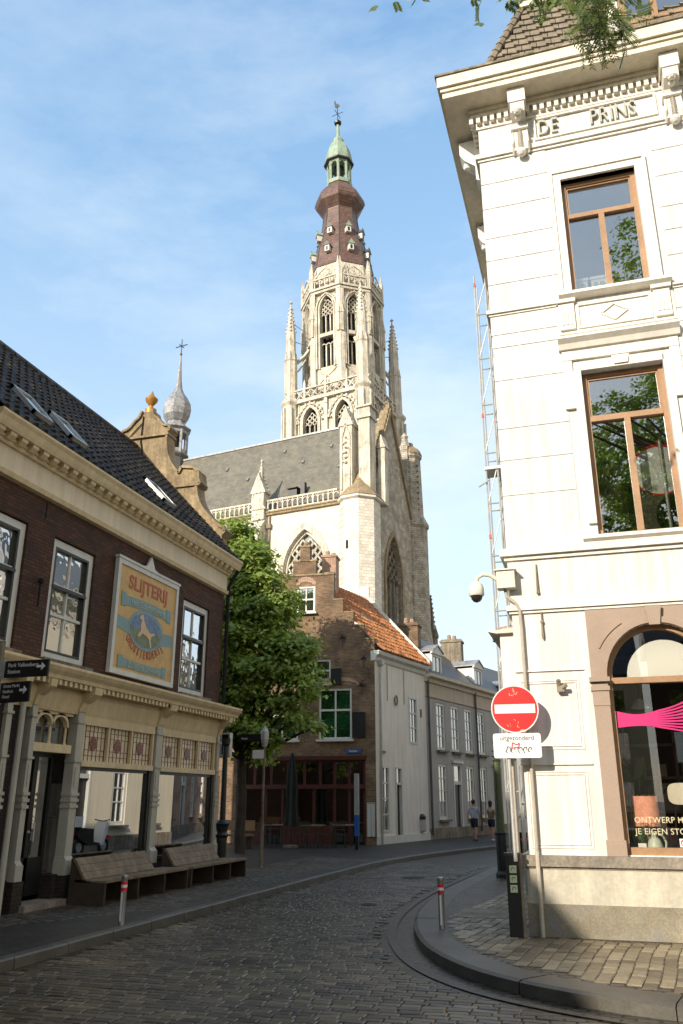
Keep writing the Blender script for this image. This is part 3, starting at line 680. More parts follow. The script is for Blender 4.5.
# iron wall anchors
for x, z0, z1 in ((-.65, 4.46, 4.92), (-.63, 3.81, 4.21)):
    m = MB(); m.lathe([(.012, z0), (.02, z0+.05), (.014, (z0+z1)/2), (.008, z1)], x, -.035, 6); m.ball((x, -.04, z0+.03 if z0 > 4 else (z0+z1)/2+.05), .028, 6); m.build('wall_anchor', M['stonedk'], RB)
# mansard roof and dormer
def hip(mb, xa0, xa1, y0, z0, xb0, xb1, y1, z1):
    tw, ch = .26, .26; rows = int(sqrt((y1-y0)**2+(z1-z0)**2)/ch)
    for r_ in range(rows):
        f0, f1 = r_/rows, (r_+1)/rows
        a0 = xa0+(xb0-xa0)*f0; a1 = xa1; y_, z_ = y0+(y1-y0)*f0, z0+(z1-z0)*f0; y2, z2 = y0+(y1-y0)*f1, z0+(z1-z0)*f1
        x = a0+((r_ % 2)*.13)
        while x < a1:
            w_ = min(tw, a1-x)-.012
            mb.poly([(x, y_-.06, z_+.02), (x+w_, y_-.045, z_+.005), (x+w_, y2-.01, z2+.02), (x, y2-.02, z2+.02)])
            mb.poly([(x, y_-.06, z_+.02), (x+w_, y_-.045, z_+.005), (x+w_, y_, z_-.01), (x, y_, z_-.01)])
            mb.poly([(x+w_*.65, y_-.085, z_+.02), (x+w_, y_-.07, z_+.01), (x+w_, y2-.03, z2), (x+w_*.65, y2-.035, z2+.02)])
            mb.poly([(x+w_*.65, y_-.085, z_+.02), (x+w_, y_-.07, z_+.01), (x+w_, y_, z_-.01), (x+w_*.65, y_, z_-.01)])
            x += tw
mb = MB(); hip(mb, XL+.22, XR, -.38, 13.96, XL+.98, XR, .5, 16.3)
mb.poly([(XL+.22, -.37, 13.95), (XR, -.37, 13.95), (XR, .51, 16.29), (XL+.98, .51, 16.29)]); mb.poly([(XL+.22, -.37, 13.95), (XL+.98, .51, 16.29), (XL+.98, BK-.5, 16.29), (XL+.22, BK, 13.95)])
for i in range(10):
    f = i/10; mb.tube([(XL+.2+.76*f, -.42+.88*f, 13.97+2.33*f), (XL+.2+.76*(f+.11), -.40+.88*(f+.11), 14.0+2.33*(f+.11))], [.085, .07], 7)
mb.box(XL+.95, XR, .45, BK, 16.28, 16.32)
mb.build('roof', M['mansard'], RB, fix=False)
mb = MB(); mb.box(XL+.9, XR, .38, .56, 16.28, 16.42); mb.box(XL+.9, XR, .34, .56, 16.42, 16.46); mb.build('roof_moulding', M['eave'], RB)
mb = MB(); frame(mb, 1.55, 3.4, 14.45, 16.9, .14, -.22, .02); mb.box(2.1, 2.2, -.2, .0, 14.5, 16.8); mb.box(1.69, 3.26, -.2, 0, 15.9, 16.0); mb.box(1.38, 1.6, -.15, 1.2, 14.2, 16.9); mb.box(3.4, 3.55, -.15, 1.2, 14.2, 16.9); mb.box(1.3, 3.6, -.4, 1.2, 16.9, 17.05)
d = mb.build('dormer', M['wood'], RB, label='brown wooden dormer window in the mansard roof')
g = MB(); g.box(1.68, 3.28, -.12, -.11, 14.55, 16.8); g.build('pane', M['pane'], d)
g = MB(); g.box(1.36, 1.55, -.26, -.16, 14.3, 16.85); g.box(1.33, 1.58, -.29, -.16, 14.7, 14.8)
for k in range(3): g.ball((1.455, -.27, 15.0+.2*k), .05, 6)
g.build('pilaster', M['whitetrim'], d)
# side windows
for a, b, z0, z1 in sideh:
    m = MB(); m.box(XL+.08, XL+.16, a, a+.07, z0, z1); m.box(XL+.08, XL+.16, b-.07, b, z0, z1); m.box(XL+.08, XL+.16, a+.07, b-.07, z0, z0+.07); m.box(XL+.08, XL+.16, a+.07, b-.07, z1-.07, z1); m.box(XL+.08, XL+.16, a+.07, b-.07, z0+1.3, z0+1.37); m.box(XL+.09, XL+.15, (a+b)/2-.03, (a+b)/2+.03, z0+.07, z0+1.3)
    o = m.build('window', M['wood'], RB); g = MB(); g.box(XL+.115, XL+.125, a+.06, b-.06, z0+.06, z1-.06); g.build('pane', M['pane'], o)
# low bay on the side
mb = MB(); mb.box(-1.40, -1.052, 1.5, 3.2, 2.75, 4.2); ba = mb.build('bay', M['white'], RB)
mb = MB(); mb.prism([(-1.58, 4.24), (-1.05, 4.30), (-1.05, 4.21), (-1.45, 4.205)], 1.4, 3.3); mb.build('roof', M['eave'], ba)
mb = MB(); mb.box(-1.415, -1.40, 1.8, 2.9, 3.0, 4.0); mb.build('pane', M['pane'], ba)

# things on or in the corner building
def face(x, y, z): return (x, y, z)
# display: lampshade, vase, chair, pink film, lettering, smoking sticker
t = thing('table_lamp', 'salmon fabric drum lampshade glowing in the sun behind the shop window', 'lamp', (.50, 12.42, .96))
m = MB(); m.lathe([(.17, .36), (.16, .74)], 0, 0, 24); m.build('lamp_shade', M['salmon'], t, smooth=True); m = MB(); m.lathe([(.09, 0), (.1, .02), (.02, .05), (.02, .36)], 0, 0, 12); m.build('base', M['brown'], t, smooth=True)
t = thing('ceramic_vase', 'pale green ceramic vase with a looped handle beside the lampshade', 'vase', (.56, 12.26, .955))
m = MB(); m.lathe([(.05, 0), (.085, .04), (.10, .12), (.075, .2), (.035, .25), (.035, .29), (.055, .31)], 0, 0, 16)
m.tube([(.05, 0, .27), (.1, 0, .26), (.14, 0, .18), (.13, 0, .08), (.07, 0, .03)], .014, 6); m.build('body', M['vase'], t, smooth=True)
t = thing('potted_flower', 'small white box with a pink flower and green leaves left of the vase', 'plant', (.40, 12.24, .955))
m = MB(); m.box(-.05, .05, -.04, .04, 0, .16); m.build('pot', M['signwhite'], t)
m = MB(); m.tube([(0, 0, .16), (.02, 0, .3), (.07, 0, .38)], .006, 5)
for k in range(7): a = k*.9; m.poly([(0, 0, .16), (.03*cos(a), .03*sin(a), .24), (.08*cos(a), .05*sin(a), .29), (.04*cos(a+.3), .03*sin(a+.3), .22)])
m.build('leaf', M['green'], t, fix=False); m = MB()
for k in range(5): m.ball((.07+.02*cos(k*1.25), .02*sin(k*1.25), .39), .02, 6)
m.build('flower', M['salmon'], t)
t = thing('dining_chair', 'off-white upholstered chair with thin dark legs inside the shop window', 'chair', (1.10, 12.75, .95), R(60))
m = MB(); m.ball((.02, 0, .44), .22, 12, 1, .9, .22); m.build('seat', M['bone'], t, smooth=True)
m = MB(); m.prismx([(.19*(abs(cos(a))**.6)*(1 if cos(a) > 0 else -1), .78+.14*(abs(sin(a))**.6)*(1 if sin(a) > 0 else -1)) for a in [k*pi/12 for k in range(24)]], -.24, -.19); m.build('backrest', M['bone'], t, smooth=True)
for a, b in ((-.17, -.16), (-.17, .16), (.18, -.16), (.18, .16)):
    m = MB(); m.tube([(a, b, 0), (a*.95, b, .42)] if a > 0 else [(a, b, 0), (a, b, .42), (a-.04, b*.6, .7)], .011, 6); m.build('leg', M['dark'], t)
m = MB()
U = MB(); tp = lambda u: 2.80-.05*sin(pi*min(max((u+.62)/.55, 0), 1))+.55*max(0, u+.12)**1.5
bt = lambda u: 2.575+.02*sin(pi*min(max((u+.62)/.55, 0), 1))-.22*max(0, u+.2)**1.3
n_ = 40
for k in range(n_):
    ua, ub_ = -.62+1.24*k/n_, -.62+1.24*(k+1)/n_; full = ua < -.12
    for s in range(9):
        w0, w1 = s/9, (s+1 if full else s+.55+max(0, .4-(ua+.12)*1.6))/9; w1 = min(w1, (s+1)/9)
        g_ = lambda u, f: (.87+u, bt(u)+(tp(u)-bt(u))*f)
        U.prism([g_(ua, w0), g_(ub_, w0), g_(ub_, w1), g_(ua, w1)], .108, .112)
o = U.build('pink_window_film', M['pink']); o.location = (0, 12, 0); tag(o, 'magenta wavy band of film fading into stripes across the shop window', 'window film')
t = thing('window_lettering', 'thin gold serif lettering low on the brown framed shop window', 'lettering', (0, 12.0, 0))
text('ONTWERP HIER', .105, M['goldtext'], t, 'lettering', .002, (.33, .105, 1.37), sx=.95, sp=1.05); text('JE EIGEN STOEL', .105, M['goldtext'], t, 'lettering', .002, (.33, .105, 1.23), sx=.95, sp=1.05)
t = thing('prohibition_sticker', 'small white sticker with a red crossed ring low on the shop window', 'sticker', (.905, 12.098, 1.13))
m = MB(); m.box(-.05, .05, 0, .006, -.05, .05); m.build('plate', M['signwhite'], t); m = MB()
ring(m, [(.028*cos(k*.3927), .028*sin(k*.3927)) for k in range(17)], [(.04*cos(k*.3927), .04*sin(k*.3927)) for k in range(17)], -.004, -.001); m.bar((-.024, .024), (.024, -.024), .009, -.004, -.001); m.build('symbol', M['inkred'], t)
t = thing('shelf_unit', 'dark wooden shelf unit with boxes deep inside the shop window', 'shelf', (1.1, 14.6, .96))
m = MB()
for z in (0, .5, 1.0, 1.5, 2.0): m.box(-.75, .75, -.15, .15, z, z+.04)
for x in (-.75, 0, .71): m.box(x, x+.04, -.15, .15, 0, 2.04)
m.build('frame', M['brown'], t)
for k in range(12): m = MB(); x = -.62+(k % 4)*.36; z = .04+(k//4)*.5; h = random.uniform(.18, .4); m.box(x, x+random.uniform(.12, .28), -.12, .1, z, z+h); m.build('storage_box', M[('roomlight', 'salmon', 'vase', 'wood', 'bone')[k % 5]], t)
t = thing('leafy_plant', 'large leafed green plant leaning behind the shop window glass', 'plant', (.45, 13.3, .96))
m = MB(); m.lathe([(.12, 0), (.16, .3), (.13, .3)], 0, 0, 12); m.build('pot', M['bone'], t); m = MB()
for k in range(9):
    a = k*.7; r1 = .25+.1*(k % 3); z1 = .9+.12*(k % 4); c0 = Vector((0, 0, .3)); c1 = Vector((r1*.5*cos(a), r1*.5*sin(a), z1*.75)); c2 = Vector((r1*1.3*cos(a), r1*1.3*sin(a), z1)); sd = Vector((-sin(a), cos(a), 0))*.07
    m.tube([c0, c1], .01, 4); m.poly([c1-sd*.2, c1.lerp(c2, .4)-sd, c2, c1.lerp(c2, .4)+sd])
m.build('leaf', M['green'], t, fix=False)
t = thing('pendant_lamp', 'small bright pendant lamp hanging inside the shop window', 'lamp', (.62, 13.2, 2.95))
m = MB(); m.tube([(0, 0, 0), (0, 0, .8)], .006, 4); m.build('cord', M['dark'], t); m = MB(); m.lathe([(.14, -.02), (.05, .1), (.02, .12)], 0, 0, 14); m.build('lamp_shade', M['blind'], t)
# round sign standing inside the second floor window
t = thing('round_indoor_sign', 'grey disc with a red rim on a pale stem inside the second-floor window', 'sign', (1.33, 12.6, 5.2))
m = MB(); m.tube([(0, 0, 0), (0, 0, 1.75)], .028, 8); m.build('stem', M['galv'], t); m = MB(); m.tube([(-.05, .04, 1.25), (-.05, .06, 1.25)], .40, 28); m.build('disc', M['signwhite'], t)
m = MB(); P_ = [( -.05+.41*cos(k*pi/16), .04, 1.25+.41*sin(k*pi/16)) for k in range(33)]; m.tube(P_, .02, 6, cap=False); m.build('rim', M['signred'], t)
m = MB(); m.lathe([(.14, 0), (.14, .03), (.03, .06)], 0, 0, 12); m.build('base', M['green'], t)
# speaker like scrolled ornament behind third floor window
for k, x in enumerate((.42, .72)):
    t = thing('carved_ornament', ('pale carved panel with a spiral rosette, left one behind the third-floor window', 'pale carved panel with a spiral rosette, right one behind the third-floor window')[k], 'ornament', (x, 12.42, 9.3))
    m = MB(); m.box(-.12, .12, 0, .05, 0, .62); m.box(-.14, .14, -.02, .06, .58, .63); m.build('panel', M['signwhite'], t)
    m = MB(); m.tube([(.085*cos(q)*(1-q/16), -.02, .22+.085*sin(q)*(1-q/16)) for q in [x*.5 for x in range(26)]], .012, 5); m.tube([(.03*cos(q)-.05, -.02, .48+.03*sin(q)) for q in [x*.7 for x in range(10)]], .009, 5); m.tube([(.03*cos(q)+.05, -.02, .48+.03*sin(q)) for q in [x*.7 for x in range(10)]], .009, 5); m.build('rosette', M['mirrorgrey'], t)
# CCTV camera
t = thing('cctv_camera', 'white dome security camera on a curved arm at the white building corner', 'security camera', (-1.12, 11.9, 4.58))
m = MB(); m.box(-.1, .16, -.1, .1, -.02, .24); m.box(-.13, .19, -.13, .1, .24, .26); m.build('junction_box', M['eave'], t)
m = MB(); m.tube([(-.1, -.02, .13), (-.2, -.02, .2), (-.3, -.02, .22), (-.38, -.02, .18), (-.41, -.02, .1)], .03, 8); m.build('arm', M['eave'], t, smooth=True)
m = MB(); m.lathe([(.04, .12), (.09, .08), (.11, .02), (.115, -.08), (.1, -.1)], -.41, -.02, 20); m.build('housing', M['whitetrim'], t, smooth=True)
m = MB(); m.lathe([(.085, -.1), (.08, -.14), (.05, -.18), (.01, -.195)], -.41, -.02, 16); m.build('dome', M['domeglass'], t, smooth=True)
t = thing('cable_conduit', 'beige conduit bending from the camera box down the white wall', 'conduit', (0, 11.93, 0))
m = MB(); m.tube([(-1.12, 0, 4.58), (-1.1, -.02, 4.45), (-.98, 0, 4.35), (-.93, .0, 4.25), (-.92, .0, 4.0), (-.93, 0, 1.0)], .023, 8); m.tube([(-.93, 0, 1.0), (-.93, -.03, .95), (-.93, -.03, 0)], .03, 8); m.build('pipe', M['conduit'], t, smooth=True)
t = thing('wall_spotlight', 'small dark spotlight bracket on the white wall above the no-entry sign', 'lamp', (-.45, 11.93, 3.12))
m = MB(); m.box(-.05, .05, -.04, .03, -.06, .02); m.tube([(-.02, 0, 0), (-.02, -.06, .1)], .03, 8); m.tube([(.03, -.03, 0), (.08, -.07, .02)], .03, 8); m.build('bracket', M['stonedk'], t)

# ------------------------------------------------------------------ shop house on the left (front wall x = -9); local x = world y, local -y = world +x
Y0 = 9.8; LH = thing('shop_house', 'dark brick shop house with cream cornices, tiled roof and wooden shopfront', 'building', (-9, Y0, 0), pi/2)
U = lambda y: y-Y0; UE = U(19.1)
wins = [(U(9.95), U(11.2)), (U(11.95), U(13.25)), (U(16.93), U(18.3))]
mb = MB(); wall(mb, 0, UE, 3.7, 6.75, [(a, b, 3.93, 6.12) for a, b in wins], .3)
mb.box(0, .3, .3, 6, 0, 7.6); mb.box(UE-.3, UE, .302, 6, 0, 7.6); mb.box(0, UE, 6, 6.3, 0, 7.6)
mb.prismx([(.05, 7.6), (6.2, 7.6), (3.2, 10.9)], 0, .28)
mb.build('wall', M['redbrick'], LH)
for a, b in wins:
    o = window(LH, a, b, 3.95, 6.1, .08, .13, 2, (.36, .64), M['winwhite'], M['wavy'], sill=M['stonedk'], bw=.035)
    s = MB(); frame(s, a+.13, b-.13, 4.08, 5.97, .045, .045, .13); s.box(a+.13, b-.13, .03, .12, 4.08+1.9*.6, 4.08+1.9*.6+.06); s.build('sash', M['black'], o)
# cornice
mb = MB(); mb.box(-.02, UE+.03, -.06, .02, 6.75, 7.2); mb.build('frieze_board', M['creampl'], LH)
mb = MB(); mb.prismx([(.02, 6.68), (-.09, 6.7), (-.12, 6.78), (-.06, 6.8), (.02, 6.8)], -.03, UE+.04)
mb.prismx([(.02, 7.2), (-.12, 7.2), (-.14, 7.26), (-.17, 7.27), (-.17, 7.32), (.02, 7.32)], -.03, UE+.06)
mb.prismx([(.1, 7.32), (-.30, 7.36), (-.33, 7.42), (-.36, 7.5), (-.40, 7.56), (-.40, 7.6), (.1, 7.6)], -.05, UE+.25)
mb.build('cornice', M['cream'], LH)
u = .05
while u < UE: mb = MB(); mb.prismx([(-.06, 7.26), (-.2, 7.24), (-.27, 7.30), (-.28, 7.355), (-.06, 7.355)], u, u+.15); mb.box(u-.01, u+.16, -.285, -.06, 7.355, 7.38); mb.build('modillion', M['cream'], LH); u += .29
# roof
SL = 1.07
mb = MB(); pantiles(mb, -.05, UE, (-.36, 7.60), (3.05, 7.60+3.41*SL), .25, .34, .045, .05)
mb.build('roof', M['pantile'], LH, smooth=False, fix=False)
mb = MB(); mb.poly([(-.05, 3.05, 11.2), (UE, 3.05, 11.2), (UE, 6.5, 7.5), (-.05, 6.5, 7.5)])
for k in range(24): mb.tube([(-.05+k*.39, 3.05, 11.26), (.36+k*.39, 3.05, 11.28)], [.13, .115], 8)
mb.build('ridge', M['pantile'], LH, fix=False)
for y0, y1 in ((10.9, 11.45), (12.0, 12.55), (15.6, 16.15)):
    def rp(s, h): return (-.30+s+(-.73)*h*.0-.0-.73*(h+.09), 7.6+s*SL+.68*(h+.09))
    m = MB(); a, b = U(y0), U(y1)
    q = [rp(.35, .02), rp(.95, .02), rp(.95, .10), rp(.35, .10)]; m.prismx(q, a, a+.06); m.prismx(q, b-.06, b); q2 = [rp(.35, .02), rp(.41, .02), rp(.41, .10), rp(.35, .10)]; m.prismx(q2, a, b); q3 = [rp(.89, .02), rp(.95, .02), rp(.95, .10), rp(.89, .10)]; m.prismx(q3, a, b)
    o = m.build('skylight', M['galv'], LH); g = MB(); g.prismx([rp(.41, .06), rp(.89, .06), rp(.89, .07), rp(.41, .07)], a+.06, b-.06); g.build('pane', M['clear'] if 0 else M['upglass'], o)
# end gable (curved, plastered): plane at UE, drawn in local y,z ; apex at local y 2.75
AP = 2.72
def half(sg):
    h = []
    def add(d, z): h.append((AP+sg*d, z))
    add(.16, 12.35); add(.22, 12.18)
    for i in range(7): t = i/6; add(.3+.35*t, 12.1-.28*sin(t*pi/2)**1.5*1.1)
    add(.74, 11.78); add(.80, 11.66); add(.72, 11.58)
    add(.70, 11.3)
    for i in range(6): t = i/5; add(.72+.45*t*t, 11.2-.95*t)
    add(1.25, 10.42); add(1.62, 10.36); add(1.78, 10.22); add(1.80, 10.0); add(1.86, 9.86); add(1.74, 9.8)
    for i in range(7): t = i/6; add(1.76+.72*t**1.8, 9.7-1.12*t)
    add(2.62, 8.5); add(2.68, 8.4); add(2.58, 8.3); add(2.58, 7.4)
    return h
pl = half(-1); prr = half(1)
mb = MB(); poly = pl[::-1]+prr; mb.prismx([(y, z) for y, z in poly], UE-.02, UE+.33)
gb = mb.build('end_gable', M['lichen'], LH, label='curved plaster end gable mottled with lichen')
mb = MB()
for seq in (pl, prr):
    pts = [(UE+.155, y, z+.03) for y, z in seq[:-1]]
    for a, b in zip(pts, pts[1:]):
        d = (Vector(b)-Vector(a)); 
        if d.length < 1e-4: continue
        nrm = Vector((0, -d.z, d.y)).normalized()*.035
        mb.v += [tuple(Vector(p)+Vector((sx_, 0, 0))+s_*nrm) for p in (a, b) for sx_ in (-.24, .24) for s_ in (-1, 1)]
        o = len(mb.v)-8; mb.f += [tuple(o+i for i in q) for q in ((0,1,3,2),(4,6,7,5),(0,4,5,1),(2,3,7,6),(0,2,6,4),(1,5,7,3))]
mb.box(UE-.1, UE+.4, AP-.78, AP+.78, 11.5, 11.56); mb.box(UE-.08, UE+.38, AP-1.82, AP-1.1, 9.84, 9.9)
mb.build('coping', M['lichen'], gb)
mb = MB(); mb.lathe([(.17, 12.35), (.17, 12.5), (.08, 12.54), (.06, 12.62), (.17, 12.76), (.19, 12.84), (.13, 12.9), (.06, 12.98), (.02, 13.1)], UE+.155, AP, 14); mb.build('finial', M['gold'], gb, smooth=True)
mb = MB(); mb.tube([(UE-.05, AP+.1, 12.2), (UE-.06, AP+.12, 11.4), (UE-.06, AP-.15, 10.3)], .018, 5); mb.tube([(UE-.05, AP+.9, 11.2), (UE-.05, AP+.1, 12.0)], .015, 5); mb.build('lightning_cable', M['dark'], gb)
# shop front
mb = MB(); mb.box(U(9.8), U(11.72), -.02, .3, 0, 3.7); mb.box(U(11.72), UE, .28, .3, 2.95, 3.7)
for a, b in ((11.72, 12.0), (12.92, 13.45), (15.85, 16.3), (18.85, 19.1)): mb.box(U(a), U(b), -.01, .3, 0, .47)
mb.box(U(13.45), U(15.85), .0, .3, 0, .5); mb.box(U(16.3), U(18.85), .0, .3, 0, .5)
for a, b in ((11.76, 11.98), (13.06, 13.34), (15.93, 16.25)): mb.box(U(a)-.02, U(b)+.02, -.15, -.01, 0, .45)
mb.build('shop_base', M['darkbase'], LH)
def pilaster(a, b, yf=-.09, z1=3.15):
    m = MB(); u0, u1 = U(a)+.02, U(b)-.02; m.box(u0-.03, u1+.03, yf-.05, .1, .45, .68); m.prismx([(yf-.05, .68), (yf, .74), (.1, .74), (.1, .68)], u0-.01, u1+.01); m.box(u0, u1, yf, .1, .74, z1)
    for z in (1.52, 1.62, 1.72): m.box(u0-.02, u1+.02, yf-.025, .1, z, z+.05)
    for z in (2.28, 2.95): m.box(u0-.02, u1+.02, yf-.025, .1, z, z+.04)
    m.box(u0+.05, u1-.05, yf-.012, .1, 1.85, 2.2); m.build('pilaster', M['column'], LH)
    c = MB(); c.prismx([(.1, 3.15), (yf-.02, 3.15), (yf-.08, 3.3), (yf-.3, 3.44), (yf-.32, 3.56), (.1, 3.56)], u0-.02, u1+.02); c.build('console', M['cream'], LH)
for a, b in ((11.15, 11.32), (11.78, 11.95), (13.08, 13.32), (15.95, 16.22), (18.93, 19.1)): pilaster(a, b)
mb = MB(); u0, u1 = U(9.9), UE
mb.prismx([(.05, 3.1), (-.06, 3.1), (-.08, 3.16), (-.14, 3.4), (-.10, 3.5), (.05, 3.5)], u0, u1)
mb.prismx([(.05, 3.56), (-.38, 3.58), (-.40, 3.64), (-.46, 3.7), (-.5, 3.76), (-.5, 3.8), (-.05, 3.88), (.05, 3.88)], u0, u1+.35)
mb.box(u0, u1+.04, -.3, .05, 3.5, 3.56)
mb.build('shop_cornice', M['cream'], LH)
mb = MB(); u = u0+.05
while u < u1+.2: mb.box(u, u+.075, -.36, -.1, 3.49, 3.575); u += .15
mb.build('dentil_row', M['cream'], LH)
for a, b in ((13.34, 15.93), (16.24, 18.92)):
    u0, u1 = U(a), U(b)
    m = MB(); m.box(u0, u1, -.06, .08, 2.95, 3.1); m.box(u0, u1, -.08, .08, 2.22, 2.32); n = 3
    for k in range(n+1): x = u0+(u1-u0-.06)*k/n; m.box(x, x+.06, -.05, .08, 2.32, 2.95)
    m.build('transom_frame', M['cream'], LH)
    for k in range(n):
        x0 = u0+(u1-u0-.06)*k/n+.06; x1 = u0+(u1-u0-.06)*(k+1)/n; cx, cz = (x0+x1)/2, 2.635
        g = MB(); g.box(x0, x1, .02, .03, 2.32, 2.95); o = g.build('stained_panel', M['leadglass'], LH)
        q = MB()
        for i in range(1, 6): xx = x0+(x1-x0)*i/6; q.box(xx-.005, xx+.005, .01, .02, 2.32, 2.95)
        for z in (2.42, 2.52, 2.75, 2.85): q.box(x0, x1, .01, .02, z-.005, z+.005)
        q.box(x0, x0+.02, .008, .018, 2.32, 2.95); q.box(x1-.02, x1, .008, .018, 2.32, 2.95); q.build('lead_came', M['redglass'], o)
        q = MB(); 
        for dx, dz in ((0, 0), (.085, 0), (-.085, 0), (0, .085), (0, -.085)): q.box(cx+dx-.045, cx+dx+.045, .003, .012, cz+dz-.042, cz+dz+.042)
        for dx, dz in ((.07, .07), (-.07, .07), (.07, -.07), (-.07, -.07)): q.box(cx+dx-.02, cx+dx+.02, .003, .012, cz+dz-.02, cz+dz+.02)
        q.build('cross_motif', M['redglass'], o)
    m = MB(); frame(m, u0+.02, u1-.1, .5, 2.22, .06, -.02, .07); m.box(u1-.1, u1-.01, -.05, .12, .5, 2.22); o = m.build('shop_window', M['black'], LH); g = MB(); g.box(u0+.07, u1-.15, .02, .03, .55, 2.17); g.build('pane', M['shopglass'], o)
mb = MB(); mb.box(U(12), UE-.3, 2.4, 2.45, 0, 3.2); mb.box(U(12), UE-.3, .32, 2.4, .4, .44); mb.box(U(12), UE-.3, .32, 2.4, 3.1, 3.15); mb.build('shop_room', M['roomlight'], LH)
# door
ua, ub = U(12.0), U(12.95)
m = MB(); frame(m, ua, ub, .1, 2.42, .07, .22, .3); m.box((ua+ub)/2-.05, (ua+ub)/2+.05, .22, .28, .1, 2.35); m.box(ua+.07, ub-.07, .22, .28, .1, .75); o = m.build('door', M['black'], LH)
for a, b in ((ua+.12, (ua+ub)/2-.1), ((ua+ub)/2+.1, ub-.12)): g = MB(); g.box(a, b, .25, .26, .75, 2.35); g.build('pane', M['shopglass'], o)
g = MB(); g.tube([((ua+ub)/2+.08, .18, 1.0), ((ua+ub)/2+.08, .18, 1.3)], .015, 6); g.ball(((ua+ub)/2-.06, .18, 1.15), .03, 6); g.build('handle', M['steel'], o)
m = MB(); m.box(ua-.05, ub+.1, -.25, .3, 0, .1); m.build('doorstep', M['stoneledge'], LH)
m = MB(); m.box(ua-.03, ub+.1, -.04, .2, 2.42, 2.56); m.box(ua-.03, ub+.1, -.02, .1, 3.05, 3.12)
for k in range(3): x = ua+.03+k*(ub-ua-.06)/2; m.lathe([(.04, 2.56), (.025, 2.6), (.025, 2.85), (.045, 2.88)], x, .03, 8)
for k in range(2):
    x0 = ua+.03+k*(ub-ua-.06)/2; w_ = (ub-ua-.06)/2; i1 = [(x0+w_/2-(w_/2-.03)*cos(pi*i/12), 2.86+.17*sin(pi*i/12)) for i in range(13)]; o1 = [(x0+w_/2-(w_/2+.02)*cos(pi*i/12), 2.86+.23*sin(pi*i/12)) for i in range(13)]; ring(m, i1, o1, -.02, .06)
m.build('arched_fanlight', M['cream'], LH); g = MB(); g.box(ua, ub, .1, .11, 2.56, 3.1); g.build('fanlight_pane', M['pane'], LH)
# downpipe at the end
mb = MB(); x = UE+.12; mb.tube([(x+.05, -.3, 7.35), (x+.02, -.14, 7.1), (x, -.06, 6.9), (x, -.06, 3.95)], .05, 8)
for z in (4.3, 5.5, 6.7): mb.tube([(x, -.06, z), (x, -.06, z+.06)], .062, 8)
mb.build('downpipe', M['dark'], LH)
mb = MB(); mb.tube([(U(11.5), -.12, 3.4), (U(11.5), -.12, .0)], .05, 8); mb.build('downpipe', M['column'], LH)
mb = MB(); a = U(11.6); mb.tube([(a, -.08, 5.25), (a, -.08, 4.75)], .02, 6); mb.ball((a, -.09, 5.2), .06, 6); mb.tube([(a-.08, -.08, 6.6), (a-.08, -.08, 6.3)], .015, 6); mb.build('wall_anchor', M['dark'], LH)
# bits of display in the shop
dl = ['tall white display plinth in the left shop window', 'white poster board standing in the left shop window', 'slim white stand near the middle of the left shop window', 'low white shelf in the right shop window']
for k, (y, w_, h, x) in enumerate(((13.8, .3, .9, .5), (14.2, .5, 1.5, .9), (15.0, .12, 1.2, .5), (17.4, .8, .5, .6))):
    t = thing(('display_plinth', 'poster_board', 'display_stand', 'display_shelf')[k], dl[k], 'display', (-9-x, y, .44))
    m = MB(); m.box(-.12, .12, -w_/2, w_/2, 0, h); m.build('board', M['signwhite'], t)
    if k != 1: m = MB(); m.box(-.16, .16, -w_/2-.04, w_/2+.04, h, h+.03); m.build('top', M['roomlight'], t)
for k in range(9):
    y = [13.72, 13.88, 14.98, 17.1, 17.25, 17.4, 17.55, 17.7, 15.05][k]; z = [1.37, 1.37, 1.67, .97, .97, .97, .97, .97, 1.67][k]; x = [-9.5, -9.47, -9.45, -9.6, -9.63, -9.58, -9.6, -9.62, -9.55][k]
    m = MB(); m.lathe([(.035, 0), (.037, .02), (.037, .17), (.014, .22), (.013, .29), (.017, .3)], 0, 0, 10); o = m.build('bottle', M['greenpost'], smooth=True); o.location = (x, y, z); tag(o, 'dark glass bottle standing on a white display in the shop window', 'bottle', 'bottles on the shop displays')

# painted shop sign on the brick wall
PS = thing('painted_sign', 'large ochre painted liquor shop sign in a white frame on brick wall', 'sign', (-9, U(0)+9.8+0, 0), pi/2)
PS.location = (-8.99, 13.93, 3.98)
W_, H_ = 2.56, 2.3
m = MB(); frame(m, 0, W_, 0, H_, .10, -.09, -.002); m.box(-.03, W_+.03, -.11, -.002, H_+.001, H_+.05)
m.prism([(W_/2-.42, H_+.05), (W_/2-.16, H_+.1), (W_/2-.08, H_+.22), (W_/2, H_+.34), (W_/2+.08, H_+.22), (W_/2+.16, H_+.1), (W_/2+.42, H_+.05)], -.08, -.03); m.build('frame', M['winwhite'], PS)
m = MB(); m.box(.10, W_-.10, -.06, -.004, .10, H_-.10); m.build('panel', M['ochre'], PS)
cx = W_/2
text('SLIJTERIJ', .40, M['letterred'], PS, 'lettering', .004, (cx, -.066, H_-.52), align='CENTER', sx=1.12, bold=.008)
def ribbon(zc, bend, h, u0, u1, name):
    m = MB(); n = 16
    up = [(u0+(u1-u0)*i/n, zc+h/2+bend*sin(pi*i/n)) for i in range(n+1)]; lo = [(u, z-h) for u, z in up]
    for i in range(n): m.prism([up[i], up[i+1], lo[i+1], lo[i]], -.070, -.061)
    for u in (u0, u1): m.prism([(u-.12, zc+h*.75), (u+.06, zc+h*.75), (u+.06, zc-h*.65), (u-.12, zc-h*.65)], -.075, -.0705)
    m.build(name, M['signblue'], PS)
ribbon(1.50, .03, .2, .35, W_-.35, 'scroll')
text('Het Goeden Hert', .19, M['lettercream'], PS, 'lettering', .003, (cx, -.078, 1.46), align='CENTER', sx=1.0)
